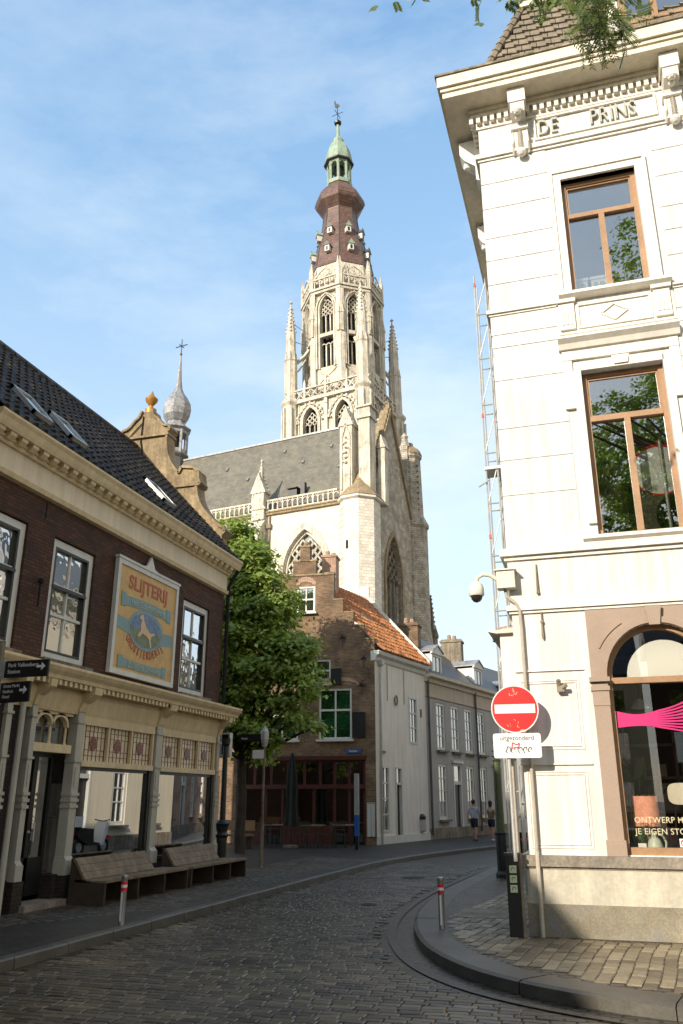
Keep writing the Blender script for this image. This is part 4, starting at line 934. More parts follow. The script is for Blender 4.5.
m = MB(); ci = [(cx+.72*cos(k*pi/20), 1.02+.42*sin(k*pi/20)) for k in range(40)]; m.prism(ci, -.068, -.061)
m.prism([(.13, 1.16), (.5, 1.14), (.75, 1.06), (.75, .82), (.4, .88), (.13, .92)], -.066, -.061); m.prism([(W_-.13, 1.12), (W_-.5, 1.1), (W_-.75, 1.02), (W_-.75, .78), (W_-.4, .84), (W_-.13, .88)], -.066, -.061); m.build('roundel', M['signblue'], PS)
m = MB(); m.prism([(cx+.64*cos(k*pi/20), 1.02+.35*sin(k*pi/20)) for k in range(0, 21)], -.071, -.0685); m.build('roundel_sky', M['signblue2'], PS)
m = MB(); m.prism([(cx+.64*cos(k*pi/20), 1.02+.35*sin(k*pi/20)) for k in range(20, 41)], -.071, -.0685); m.build('roundel_field', M['signgreen'], PS)
m = MB(); m.prism([(cx-.24, 1.32), (cx-.16, 1.34), (cx-.12, 1.22), (cx-.02, 1.1), (cx+.15, 1.0), (cx+.33, 1.03), (cx+.36, 1.0), (cx+.22, .94), (cx+.2, .86), (cx+.25, .72), (cx+.2, .7), (cx+.13, .86), (cx, .92), (cx-.14, .95), (cx-.3, .84), (cx-.34, .88), (cx-.22, 1.0), (cx-.24, 1.1), (cx-.2, 1.22), (cx-.32, 1.24)], -.078, -.0715); m.build('leaping_animal', M['signcream'], PS)
word = 'GROSSIERDERIJ'
for k, ch in enumerate(word):
    a = R(-90-58+116*k/(len(word)-1)); text(ch, .24, M['letterred'], PS, 'lettering', .003, (cx+.86*cos(a), -.066, 1.06+.62*sin(a)), rot=(pi/2, -(a+pi/2), 0), align='CENTER', sx=.7, bold=.006) if ch else None
ribbon(.26, -.02, .17, .4, W_-.4, 'scroll'); text('ZUIVERE DRANK', .17, M['lettercream'], PS, 'lettering', .003, (cx, -.078, .19), align='CENTER')

# ------------------------------------------------------------------ stepped gable house (front at the end of the square)
GH = thing('stepped_gable_house', 'brown brick house with stepped gable, orange tile roof and red wooden cafe front', 'building', (-8.68, 33.3, 0), R(5.6))
w1, w0, w2, w3 = (-2.36, -.97, 3.99, 6.03), (-4.63, -3.23, 3.98, 5.6), (-3.15, -1.85, 6.25, 7.35), (-3.39, -2.57, 9.31, 10.46)
w2 = (-3.2, -1.87, 5.9+.35, 7.25)
mb = MB(); wall(mb, -5.95, 0, 0, 6.15, [w1, w0, (-5.8, -.42, 0, 3.3)], .3)
wall(mb, -5.95, 0, 6.15, 7.55, [w2], .3)
CXG = -2.96; stp = [(2.96, 7.55, 8.05), (2.52, 8.05, 8.65), (2.07, 8.65, 9.22), (1.62, 9.22, 9.8)]
for hw, a, b in stp: mb.box(CXG-hw, CXG+hw, .0, .3, a, b) if b < 9.25 else wall(mb, CXG-hw, CXG+hw, a, b, [w3], .3)
wall(mb, CXG-1.22, CXG+1.22, 9.8, 11.0, [w3], .3); mb.box(CXG-.62, CXG+.42, 0, .3, 11.0, 11.6); mb.box(CXG-.3, CXG+.14, -.04, .34, 11.6, 12.25)
mb.build('wall', M['gablebrick'], GH)
mb = MB()
for hw, a, b in stp+[(1.22, 9.8, 11.0)]:
    for s in (-1, 1):
        u = CXG+s*hw; mb.box(min(u-.02*s*-1, u-s*.42), max(u+.02*s, u-s*.42), -.03, .33, b, b+.06)
mb.box(CXG-.66, CXG+.46, -.03, .33, 11.6, 11.66); mb.box(CXG-.34, CXG+.18, -.07, .37, 12.25, 12.32); mb.ball((CXG-.08, .15, 12.45), .13, 8); mb.box(CXG-1.24, CXG+1.24, -.04, .0, 10.94, 11.02)
mb.build('step_coping', M['lichen'], GH)
mb = MB()
for a, b in ((w3, .28), ): ring(mb, [(-2.98-.3*cos(pi*i/10), 10.52+.16*sin(pi*i/10)) for i in range(11)], [(-2.98-.46*cos(pi*i/10), 10.52+.38*sin(pi*i/10)) for i in range(11)], -.02, .01)
ring(mb, [(-1.66-.95*cos(pi*i/14), 6.15+.2*sin(pi*i/14)) for i in range(15)], [(-1.66-1.02*cos(pi*i/14), 6.15+.36*sin(pi*i/14)) for i in range(15)], -.02, .01)
mb.build('relieving_arch', M['quoin'], GH)
def shutter(u0, u1, z0, z1): m = MB(); m.box(u0, u1, -.07, -.02, z0, z1); frame(m, u0, u1, z0, z1, .05, -.09, -.07); m.build('shutter', M['black'], GH)
o = window(GH, *w1, .06, .08, 2, (.58,), M['winwhite'], M['panegreen'], sill=M['winwhite'], bw=.07, rail=.08)
o = window(GH, *w0, .06, .08, 2, (.62,), M['winwhite'], M['panegreen'], sill=M['winwhite'], bw=.07, rail=.08)
o = window(GH, *w2, .06, .07, 2, (.55,), M['winwhite'], M['pane'], sill=M['winwhite'], bw=.06, rail=.07)
o = window(GH, *w3, .04, .08, 2, (.5,), M['winwhite'], M['pane'], sill=M['winwhite'], bw=.05, rail=.07)
shutter(-.93, -.40, 4.05, 5.05); shutter(-1.83, -1.4, 6.2, 6.85) ; shutter(-3.75, -3.42, 9.35, 9.95)
for u, z in ((-1.35, 8.0), (-.45, 7.1), (-.55, 6.0), (-4.6, 8.0)):
    m = MB(); m.tube([(u, -.05, z-.25), (u, -.05, z+.3)], .025, 6); m.tube([(u-.12, -.05, z+.12), (u, -.06, z+.22), (u+.12, -.05, z+.12)], .025, 6); m.ball((u, -.06, z+.15), .06, 6); m.build('wall_anchor', M['black'], GH)
# cafe front
mb = MB(); mb.box(-5.8, -.42, .05, .2, 3.1, 3.3); mb.box(-5.8, -.42, -.1, .2, 2.08, 2.24); mb.box(-5.85, -.38, -.12, .05, 3.18, 3.34)
for u in (-5.8, -5.1, -4.4, -3.7, -3.0, -2.35, -1.75, -1.15, -.52): mb.box(u, u+.1, .05, .15, 2.24, 3.1)
for u in (-5.8, -4.6, -3.9, -2.6, -1.75, -1.15, -.52): mb.box(u, u+.1, .05, .15, 0, 2.08)
mb.box(-5.7, -4.6, .06, .14, 0, .8); mb.box(-3.8, -2.6, .06, .14, 0, .7); mb.box(-2.5, -1.75, .06, .14, 0, .7)
cf = mb.build('cafe_front', M['redwood'], GH)
g = MB(); g.box(-5.75, -.45, .09, .1, .05, 3.1); g.build('pane', M['clear'], cf)
mb = MB(); mb.box(-5.8, -.42, 3.5, 3.6, 0, 3.3); mb.box(-5.9, -5.8, .32, 3.6, 0, 3.3); mb.box(-.42, -.36, .32, 3.6, 0, 3.3); mb.box(-5.8, -.42, .32, 3.6, 3.3, 3.35); mb.build('cafe_room', M['room'], GH)
g = MB(); 
for k in range(2): frame(g, -.36+.16*k, -.22+.16*k, .3, 1.55, .02, -.06, -.01) ; g.box(-.36+.16*k, -.22+.16*k, -.04, -.01, .3, 1.5)
g.build('menu_case', M['winwhite'], GH)
# side wall (white plaster), along the bending street; shares the corner
SW = R(77.5-5.6)
def sidepart(): 
    e = bpy.data.objects.new('x', None); return e
# build the side geometry in its own frame then rotate vertices into the house frame
def rot_mb(mb, ang, org=(0, 0)):
    c, s = cos(ang), sin(ang); mb.v = [(org[0]+x*c-y*s, org[1]+x*s+y*c, z) for x, y, z in mb.v]; return mb
mb = MB(); sh = [(3.33, 4.05, 4.05, 5.94), (.42, 1.1, .5, 2.9), (1.82, 2.32, .1, 2.9)]
wall(mb, .02, 5.12, 0, 7.2, sh, .3); mb.box(4.82, 5.12, .3, 6, 0, 7.2); rot_mb(mb, SW).build('side_wall', M['wallw'], GH)
mb = MB(); mb.prismx([(.3, 7.15), (-.05, 7.15), (-.1, 7.3), (-.22, 7.4), (-.25, 7.5), (-.25, 7.56), (.3, 7.56)], -.05, 5.15); mb.box(.0, 5.12, -.05, .0, 0, .3)
for u in (1.1, 2.75): mb.box(u, u+.04, -.03, .0, 5.6, 7.1)
rot_mb(mb, SW).build('side_cornice', M['winwhite'], GH)
mb = MB(); 
for u in (1.1, 2.75): mb.box(u, u+.04, -.035, -.031, 5.6, 7.1)
mb.tube([(1.9, -.05, 5.65+.15*sin(k*.5)) if 0 else (1.9+.13*sin(k*.6), -.05, 5.7+.2*cos(k*.6)) for k in range(10)], .03, 5); mb.box(4.5, 4.6, -.04, -.0, 5.2, 5.55)
rot_mb(mb, SW).build('wall_anchor', M['stonedk'], GH)
mb = MB(); mb.tube([(.42, -.1, 7.1), (.4, -.1, 6.9), (.35, -.08, 6.7), (.35, -.08, 0)], .045, 7); mb.box(.28, .5, -.22, -.02, 7.0, 7.2); rot_mb(mb, SW).build('downpipe', M['galv'], GH)
def swin(h, cols, splits, fm=M['winwhite']):
    f = MB(); frame(f, h[0]-.06, h[1]+.06, h[2]-.06, h[3]+.06, .08, -.03, .08); 
    for s in splits: z = h[2]+(h[3]-h[2])*s; f.box(h[0], h[1], .0, .07, z-.03, z+.03)
    for k in range(1, cols): u = h[0]+(h[1]-h[0])*k/cols; f.box(u-.02, u+.02, .01, .06, h[2], h[3])
    o = rot_mb(f, SW).build('window', fm, GH); g = MB(); g.box(h[0], h[1], .04, .05, h[2], h[3]); rot_mb(g, SW).build('pane', M['pane'], o)
swin(sh[0], 2, (.33, .66)); swin(sh[1], 2, (.25, .5, .75))
f = MB(); f.box(1.82, 2.32, .1, .16, .1, 2.25); d = rot_mb(f, SW).build('door', M['black'], GH); f = MB(); frame(f, 1.76, 2.38, .1, 2.96, .07, -.04, .1); f.box(1.82, 2.32, -.02, .1, 2.25, 2.33); rot_mb(f, SW).build('door_frame', M['winwhite'], d); g = MB(); g.box(1.82, 2.32, .05, .06, 2.33, 2.9); rot_mb(g, SW).build('pane', M['pane'], d)
# roof: skew plane from front gable back to the rear verge
def skewroof(mb, A, B, C, D, rows, cols):
    """A,B foot front/back; D,C head front/back; tiled surface with waves"""
    A, B, C, D = map(Vector, (A, B, C, D)); nrm = (B-A).cross(D-A).normalized(); nrm = nrm if nrm.z > 0 else -nrm; res = 4
    for r_ in range(rows):
        base = len(mb.v)
        for s, off in ((r_/rows, -.03), (r_/rows, .05), ((r_+1)/rows+.01, .005)):
            for i in range(cols*res+1):
                t = i/(cols*res); p = A.lerp(B, t).lerp(D.lerp(C, t), s); ph = (i % res)/res; j = random.Random(r_*91+i//res).uniform(-.02, .02)
                mb.v.append(tuple(p+nrm*(off+.045*sin(pi*ph)**2*2+j*(off != .005))))
        n_ = cols*res+1
        for j in range(2):
            for i in range(n_-1): o = base+j*n_+i; mb.f.append((o, o+1, o+n_+1, o+n_))
cs, sn = cos(SW), sin(SW); sp = lambda s, d: (s*cs+d*sn, s*sn-d*cs)
a0 = sp(.25, .28); a1 = sp(5.15, .28); LRF = 5.4
mb = MB(); skewroof(mb, (a0[0], a0[1], 7.55), (a1[0], a1[1], 7.55), (CXG+.3+5.15*cs*.9, 5.0, 10.95), (CXG+.1, .32, 10.95), 15, 20)
skewroof(mb, (-5.95, .32, 7.55), (-5.95+1.5, 5.0, 7.55), (CXG+.3+5.15*cs*.9, 5.0, 10.95), (CXG+.1, .32, 10.95), 15, 20)
mb.build('roof', M['orange'], GH, fix=False)
mb = MB()
A, B = Vector((a1[0]+.05, a1[1], 7.6)), Vector((CXG+.3+5.15*cs*.9, 5.05, 11.15))
for k, (P0, P1) in enumerate(((A, B),)):
    mb.v += [tuple(p+Vector(q)) for p in (P0, P1) for q in ((-.05, -.12, 0), (-.05, .12, 0), (-.05, .12, .22), (-.05, -.12, .22))]; o = len(mb.v)-8
    mb.f += [tuple(o+i for i in q) for q in ((0,1,2,3),(4,7,6,5),(0,4,5,1),(1,5,6,2),(2,6,7,3),(3,7,4,0))]
mb.box(B.x-.25, B.x+.2, B.y-.15, B.y+.15, 10.9, 11.6)
mb.build('verge_board', M['winwhite'], GH)
mb = MB(); mb.box(-2.55, -1.9, 1.2, 1.9, 10.0, 12.1); ch = mb.build('chimney', M['quoin'], GH); mb = MB(); mb.box(-2.6, -1.85, 1.15, 1.95, 12.1, 12.2); mb.lathe([(.12, 12.2), (.1, 12.45)], -2.35, 1.5, 10); mb.lathe([(.12, 12.2), (.1, 12.4)], -2.1, 1.6, 10); mb.build('chimney_cap', M['quoin'], ch)
for s, f in ((1.6, .45), (3.3, .2)):
    p = Vector((a0[0], a0[1], 7.55)).lerp(Vector((a1[0], a1[1], 7.55)), s/5).lerp(Vector((CXG+.5, .3+4.7*s/5, 10.95)), f)
    q = Vector((a0[0], a0[1], 7.55)).lerp(Vector((a1[0], a1[1], 7.55)), (s+.7)/5).lerp(Vector((CXG+.5, .3+4.7*s/5, 10.95)), f)
    up = (Vector((CXG+.1, .32, 10.95))-Vector((a0[0], a0[1], 7.55))).normalized()*.6; nn = up.cross(q-p).normalized(); nn = nn if nn.z > 0 else -nn
    m = MB(); vs = [p, q, q+up, p+up]; m.v = [tuple(x+nn*.03) for x in vs]+[tuple(x+nn*.14) for x in vs]; m.f = [(0,1,2,3),(7,6,5,4),(0,4,5,1),(1,5,6,2),(2,6,7,3),(3,7,4,0)]; m.build('skylight', M['galv'], GH)
mb = MB(); mb.tube([(-2.2, .33, 9), (-2.2, .33, 9.2)], .02, 4)
# little street name plates
def plate(label, loc, rz, txt, w_=.55, h_=.14, cat='street sign', mt='bluesign', name='street_name_sign', tm='signwhite', gr=None):
    t = thing(name, label, cat, loc, rz, gr); m = MB(); m.box(-w_/2, w_/2, -.02, 0, -h_/2, h_/2); m.build('plate', M[mt], t)
    if txt: text(txt, h_*.7, M[tm], t, 'lettering', .002, (0, -.024, -h_*.25), align='CENTER', sx=.8)
    return t
plate('small blue street name plate above the red cafe front', (-8.68-.9*cos(R(5.6)), 33.3-.9*sin(R(5.6))-.05, 3.52), R(5.6), 'Kerkplein', .62, .15)
sx_, sy_ = -8.68+.62*cos(R(77.5)), 33.3+.62*sin(R(77.5))
plate('small dark name plate low on the white side wall', (sx_+.04, sy_, 3.5), R(77.5), '', .35, .1, mt='stonedk')

# ------------------------------------------------------------------ grey terrace on the bending street
def terrace(nm, label, loc, ang, length, mt, wins_up, wins_dn, doors, band=True, H=7.0, dorm=(), roofm='darkslate', wt='winwhite', depth=6, pipes=()):
    t = thing(nm, label, 'building', loc, R(ang)); hs = [(a, a+1.0, 3.86, 6.05) for a in wins_up]+[(a, a+.98, .8, 3.25) for a in wins_dn]+[(a, a+1.0, .1, 3.3) for a in doors]
    mb = MB(); wall(mb, 0, length, 0, H-.75 if band else H, hs, .3); mb.box(0, .3, .3, depth, 0, H); mb.box(length-.3, length, .3, depth, 0, H); mb.box(.0, length, depth, depth+.3, 0, H); mb.build('wall', M[mt], t)
    if band: mb = MB(); mb.box(0, length, -.02, .3, H-.75, H-.1); mb.box(0, length, -.05, 0, H-.78, H-.72); mb.build('frieze', M['beige'], t)
    mb = MB(); mb.prismx([(.3, H-.12), (-.1, H-.1), (-.15, H+.05), (-.35, H+.12), (-.38, H+.25), (.3, H+.25)], -.05, length+.02); mb.build('cornice', M['eave'], t)
    mb = MB(); mb.box(-.0, length, -.06, 0, 0, .45); mb.build('plinth', M['stonedk'], t)
    mb = MB(); mb.poly([(0, -.2, H+.24), (length, -.2, H+.24), (length, 3.2, H+3.2), (0, 3.2, H+3.2)]); mb.poly([(0, 3.2, H+3.2), (length, 3.2, H+3.2), (length, depth+.3, H+.24), (0, depth+.3, H+.24)])
    for x in (0, length): mb.poly([(x, -.2, H+.24), (x, 3.2, H+3.2), (x, depth+.3, H+.24)])
    mb.build('roof', M[roofm], t, fix=False)
    for a, b, c, d in hs:
        if c > .2: window(t, a, b, c, d, .06, .13, 2, (.28, .5, .76) if c > 3 else (.3, .52, .76), M[wt], M['pane'], sill=M['stonedk'], bw=.04, rail=.045)
        else:
            m = MB(); frame(m, a, b, c, d, .1, -.02, .12); m.box(a+.1, b-.1, .0, .12, 2.35, 2.5); m.box(a-.12, b+.12, -.12, 0, d+.02, d+.15); o = m.build('door_frame', M[wt], t); m = MB(); m.box(a+.1, b-.1, .1, .15, c, 2.35); m.build('door', M['black'], o); g = MB(); g.box(a+.1, b-.1, .06, .07, 2.5, d-.1); g.build('pane', M['pane'], o)
    for p in pipes: m = MB(); m.tube([(p, -.1, H), (p, -.1, .2)], .055, 7); m.build('downpipe', M['greenpost'] if 0 else M['darkslate'], t)
    for a in dorm:
        z0 = H+.3; m = MB(); m.box(a, a+.12, .25, 2.2, z0, z0+1.1); m.box(a+.98, a+1.1, .25, 2.2, z0, z0+1.1); frame(m, a, a+1.1, z0, z0+1.1, .12, .15, .25); m.box(a+.52, a+.58, .17, .23, z0, z0+1.1)
        m.prism([(a-.1, z0+1.1), (a+1.2, z0+1.1), (a+1.2, z0+1.18), (a+.55, z0+1.5), (a-.1, z0+1.18)], .08, .2)
        o = m.build('dormer', M[wt], t); g = MB(); g.box(a+.1, a+1, .2, .21, z0+.1, z0+1.05); g.build('pane', M['pane'], o)
        g = MB(); g.prism([(a-.12, z0+1.19), (a+.55, z0+1.52), (a+1.22, z0+1.19), (a+1.22, z0+1.24), (a+.55, z0+1.6), (a-.12, z0+1.24)], .03, 3.0); g.build('dormer_roof', M['lead'], o)
    return t
GT = terrace('grey_terrace_house', 'blue-grey plastered house with white sash windows and two small dormers', (-7.58, 38.32, 0), 76, 9.4, 'greyw', (1.15, 2.85, 4.57, 6.3), (1.15, 4.5, 6.25), (2.85, 8.1), dorm=(1.25, 6.6), pipes=(.15, 5.95))
ex, ey = -7.58+9.42*cos(R(76)), 38.32+9.42*sin(R(76))
terrace('far_terrace_house', 'pale terraced house at the far bend of the street behind the signpost', (ex, ey, 0), 74, 9, 'wallw', (1, 3.2, 5.4, 7.2), (1, 3.2, 7.2), (5.2,), H=6.6, dorm=(3,))
ex2, ey2 = ex+9*cos(R(74)), ey+9*sin(R(74))
terrace('far_brick_house', 'brick terraced house furthest along the street', (ex2, ey2, 0), 62, 9, 'quoin', (1, 3.2, 5.4, 7.2), (1, 3.2, 7.2), (5.2,), H=7.4)
# chimneys behind the terrace
def chimney(label, x, y, zt, w_, d_, mt, z0=6):
    t = thing('chimney_stack', label, 'chimney', (x, y, z0)); m = MB(); m.box(-w_/2, w_/2, -d_/2, d_/2, 0, zt-z0); m.box(-w_/2-.06, w_/2+.06, -d_/2-.06, d_/2+.06, zt-z0-.18, zt-z0-.08); m.build('stack', M[mt], t)
    m = MB(); m.lathe([(.13, zt-z0), (.1, zt-z0+.3)], -.15, 0, 8); m.lathe([(.13, zt-z0), (.1, zt-z0+.25)], .15, 0, 8); m.build('chimney_pot', M['quoin'], t)
chimney('wide brick chimney rising behind the grey house dormers', -7.5, 46.2, 10.2, 1.15, .8, 'stonedk')
chimney('brick chimney with stone top in front of the church wall', -8.6, 40.0, 10.0, 1.0, .8, 'gablebrick')

# ------------------------------------------------------------------ brick neighbour on the right with banded corner oriel
t = terrace('banded_corner_house', 'cream house with a banded brick and stone corner oriel beyond the white building', (-1.1, 32, 0), -90, 11.4, 'creampl', (1.2, 3.6, 6.0, 8.4), (1.2, 3.6, 8.4), (6.0,), H=8.0)
mb = MB(); mb.lathe([(.25, 3.2), (.75, 3.9), (.75, 5.4), (.95, 5.5), (.95, 5.62), (.9, 5.75)], 10.7, -.35, 12); 
for z in (3.4, 3.75, 4.15, 4.55): pass
o = mb.build('oriel', M['quoin'], t)
for z, r in ((3.35, .42), (3.7, .66), (4.1, .765), (4.5, .765), (4.85, .78), (5.2, .78)): m = MB(); m.lathe([(r, z), (r+.015, z+.02), (r+.015, z+.16), (r, z+.18)], 10.7, -.35, 12); m.build('stone_band', M['beige'], o)

# ------------------------------------------------------------------ houses outside the frame that shade the street
t = thing('neighbour_house', 'tall plain brick house left of the shop house, casting shade over the street', 'building', (-8.75, 8.9, 0))
mb = MB(); mb.box(-10, 0, -40, 0, 0, 9.65); mb.prism([(-10.2, 9.65), (.1, 9.65), (-5, 12.2)], -40, 0); mb.build('wall', M['redbrick'], t)
for k, (x, wd, h, c) in enumerate(((-8, 11, 9.5, 'cream'), (3.5, 11, 11.5, 'redbrick'), (15, 11, 9, 'wallw'))):
    t = thing('square_house', ['cream', 'brick', 'white'][k]+' house across the square behind the viewer', 'building', (x, -34, 0))
    mb = MB(); hs = [(a, a+1.1, z, z+1.9) for a in (1.2, 3.8, 6.4, 8.8) for z in (.8, 3.9, 6.6) if z+2 < h]; w_ = MB(); wall(w_, 0, wd, 0, h, hs, .3, 0); w_.v = [(wd-vx, -vy, vz) for vx, vy, vz in w_.v]; w_.build('wall', M[c], t)
    g = MB(); g.box(.1, wd-.1, -.3, -.2, .1, h-.1); g.build('pane', M['pane'], t); g = MB(); g.prismx([(.3, h), (-8, h), (-4, h+3.5)], 0, wd); g.build('roof', M['darkslate'], t)
t = thing('slate_roof_house', 'dark slate roofed rear house rising behind the tiled ridge', 'building', (-13.6, 6, 0))
mb = MB(); mb.box(-6, -.3, 0, 15.2, 0, 9); mb.build('wall', M['redbrick'], t); mb = MB(); mb.prism([(-6.2, 9), (.9, 9), (-1.5, 13.7)], 6.6, 14.2); mb.build('roof', M['darkslate'], t)

# ------------------------------------------------------------------ church nave and transept gable
CH = thing('church', 'large pale gothic church nave with slate roof, balustrade and transept gable', 'church', (-17.39, 60, 0), R(-9.1))
wx = [-4.25-8.6*k for k in range(4)]; a_ = 1.95; zs_, h_ = 19.3, 3.4
mb = MB(); wall(mb, -40, -1.0, 0, 24.4, [(c-a_, c+a_, 9, zs_+h_) for c in wx], .9)
for c in wx: gothic_hole_fill(mb, c, a_, zs_, h_, zs_+h_, 0, .9)
mb.box(-40, .3, 9.5, 10.4, 0, 24.4)
mb.build('nave_wall', M['chbrick'], CH)
for c in wx:
    m = MB(); inn = [(c-a_, 9)]+arc(a_, h_, 10, c, zs_)+[(c+a_, 9)]; out = [(c-a_-.45, 9)]+arc(a_+.45, h_+.62, 10, c, zs_)+[(c+a_+.45, 9)]; ring(m, inn, out, -.12, .06)
    i2 = [(c-a_+.22, 9)]+arc(a_-.22, h_-.3, 10, c, zs_)+[(c+a_-.22, 9)]; ring(m, i2, inn, .25, .5); o = m.build('window_arch', M['stone'], CH)
    m = MB(); tracery(m, c, a_-.2, 9, zs_-.3, h_-.3, .3, 5, .15); m.build('tracery', M['chbrick'] if 0 else M['stone'], o)
    m = MB(); m.box(c-a_, c+a_, .56, .6, 9, zs_+h_); m.build('pane', M['churchglass'], o)
# cornice + balustrade
mb = MB(); mb.box(-40, -1.0, -.22, .5, 24.4, 24.6); mb.box(-40, -1.0, -.3, .4, 24.6, 24.72); mb.build('cornice', M['lichen'], CH)
mb = MB(); mb.box(-40, -1.2, -.2, .0, 25.62, 25.78); mb.box(-40, -1.2, -.2, .0, 24.72, 24.84); x = -40
while x < -1.3: mb.box(x, x+.12, -.18, -.02, 24.84, 25.62); mb.line(arc(.2, .22, 3, x+.3, 25.3), .07, -.16, -.04); x += .48
mb.build('balustrade', M['stone'], CH)
for c in (-8.55, -17.1, -25.7, -34.3):
    m = MB(); m.box(c-.65, c+.65, -1.5, -.0, 0, 22); m.prismx([(0, 24.4), (-1.0, 23.2), (-1.5, 22), (0, 22)], c-.65, c+.65); m.box(c-.6, c+.6, -.55, .35, 24.0, 26.4)
    m.prism([(c-.75, 26.4), (c+.75, 26.4), (c, 28.3)], -.65, .4); m.box(c-.75, c+.75, -.62, .4, 24.9, 25.05)
    m.line([(c-.55, 25.3), (c-.55, 26.2), (c, 27.5), (c+.55, 26.2), (c+.55, 25.3)], .1, -.62, -.55)
    m.lathe([(.42, 27.3), (.06, 29.4), (.16, 29.5), (.02, 29.7)], c, -.12, 4, pi/4)
    for k in range(5):
        for s in (-1, 1): m.ball((c+s*(.75-.13*k), -.12, 26.7+k*.35), .09, 5)
        m.ball((c, -.12-.3+.05*k, 27.7+k*.35), .08, 5)
    m.build('buttress_pinnacle', M['stone'], CH)
m = MB(); m.tube([(-7.6, -.1, 24.3), (-7.6, -.1, 10)], .09, 7); m.box(-7.8, -7.4, -.3, 0, 23.2, 23.6); m.build('downpipe', M['stonedk'], CH)
mb = MB(); RY = 5.4
mb.poly([(-40, .5, 24.75), (.5, .5, 24.75), (.5, RY, 34.0), (-40, RY, 34.0)]); mb.poly([(-40, RY, 34), (.5, RY, 34), (.5, 10.3, 24.75), (-40, 10.3, 24.75)]); mb.build('nave_roof', M['slate'], CH, fix=False)
mb = MB(); mb.box(-40, .4, RY-.12, RY+.12, 33.95, 34.12); mb.build('ridge', M['lead'], CH)
for k, (x, f) in enumerate([(-4+1.1*0, .75), (-9, .8), (-12, .5), (-2.5, .45), (-6.5, .6), (-15, .7), (-10.5, .3)]):
    m = MB(); y, z = .5+4.9*f, 24.75+9.25*f; m.prismx([(y-.05, z-.1), (y-.22, z+.0), (y-.05, z+.22), (y+.2, z+.4)], x, x+.18); m.build('roof_vent', M['lead'], CH)
m = MB(); m.box(-6.4, -5.6, .9, 2.2, 25.3, 26.9); m.box(-6.5, -5.5, .7, 2.3, 26.9, 27.0); m.build('roof_dormer', M['black'], CH)
m = MB(); m.box(-5.3, -4.9, 1.0, 1.4, 25.6, 27.4); m.build('roof_dormer', M['black'], CH)
# corner stair turret
mb = MB(); tc_ = (.3, .85); mb.lathe([(1.72, 0), (1.72, 24.4), (1.95, 24.55), (1.95, 24.75)], *tc_, 8, pi/8); mb.build('stair_turret', M['chbrick'], CH)
mb = MB(); mb.lathe([(2.0, 24.75), (.95, 26.0), (.25, 27.1), (.05, 27.3)], *tc_, 8, pi/8); mb.build('turret_roof', M['lichen'], CH)
mb = MB()
for z in (15.8, 20.3): mb.box(-.15, .05, -.76, -.7, z, z+.7)
mb.build('slit_window', M['dark'], CH)
mb = MB(); mb.box(-.95, .15, -.2, 1.0, 24.7, 31.2); mb.prism([(-1.1, 31.2), (.3, 31.2), (-.4, 33.0)], -.3, 1.1)
mb.line([(-.75, 25.5), (-.75, 30.2), (-.4, 31.4), (-.05, 30.2), (-.05, 25.5)], .13, -.3, -.2)
for k in range(6): mb.ball((-.4, -.3, 27.9+.45*k), .16-.01*k, 6); mb.ball((-.4+.22*(1 if k % 2 else -1), -.26, 28.0+.4*k), .12, 6)
for k in range(4):
    for s in (-1, 1): mb.ball((-.4+s*(.62-.16*k), -.1, 31.5+.4*k), .1, 5)
mb.ball((-.4, .4, 33.15), .15, 6); mb.build('gable_pinnacle', M['stone'], CH)
mb = MB(); mb.box(.5, 1.5, .4, 1.6, 24.7, 32.0); mb.box(.35, 1.65, .25, 1.75, 31.9, 32.15); mb.box(.3, 1.7, .2, 1.8, 32.9, 33.05); mb.box(.45, 1.55, .35, 1.65, 32.15, 32.9); mb.build('gable_pier', M['stone'], CH)
mb = MB(); mb.box(1.6, 2.2, 1.9, 2.6, 24.5, 29.6); mb.prism([(1.5, 29.6), (2.3, 29.6), (1.9, 30.8)], 1.8, 2.7); mb.build('gable_pier', M['stone'], CH)
# gable wall faces local +x
gw = MB(); 
def gx(mb, pts, x0, x1): mb.prismx(pts, x0, x1)
g0, g1, gc = 1.0, 10.3, 5.6
win_c, win_a, wzs, wh = 5.75, 1.75, 19.2, 3.8
t = MB(); wall(t, g0, g1, 0, 24.4, [(win_c-win_a, win_c+win_a, 8, wzs+wh)], .7); gothic_hole_fill(t, win_c, win_a, wzs, wh, wzs+wh, 0, .7)
t.prism([(g0, 24.4), (g1, 24.4), (g1, 25.6), (gc, 34.6), (g0, 25.6)], 0, .7)
def to_x(mb, x): mb.v = [(x-vy, vx, vz) for vx, vy, vz in mb.v]; return mb
to_x(t, 1.2).build('transept_gable', M['chrough'], CH)
t = MB(); c = win_c; inn = [(c-win_a, 8)]+arc(win_a, wh, 10, c, wzs)+[(c+win_a, 8)]; out = [(c-win_a-.35, 8)]+arc(win_a+.35, wh+.45, 10, c, wzs)+[(c+win_a+.35, 8)]; ring(t, inn, out, -.12, .3)
o = to_x(t, 1.2).build('window_arch', M['lichen'], CH); t = MB(); tracery(t, c, win_a, 8, wzs, wh, .3, 4, .12); to_x(t, 1.2).build('tracery', M['stonedk'], o); t = MB(); t.box(c-win_a, c+win_a, .5, .54, 8, wzs+wh); to_x(t, 1.2).build('pane', M['churchglass'], o)
t = MB(); t.line([(g0-.2, 25.4), (gc, 34.9), (g1+.2, 25.2)], .35, -.2, .8)
for k in range(15):
    f = (k+.5)/15
    for s in (-1, 1): yy = gc+s*(gc-g0)*(1-f); zz = 25.4+9.6*f+.25; t.v, _ = t.v, 0; t.box(yy-.16, yy+.16, -.1, .3, zz, zz+.42); t.ball((yy-s*.0, 0.05, zz+.45), .2, 5)
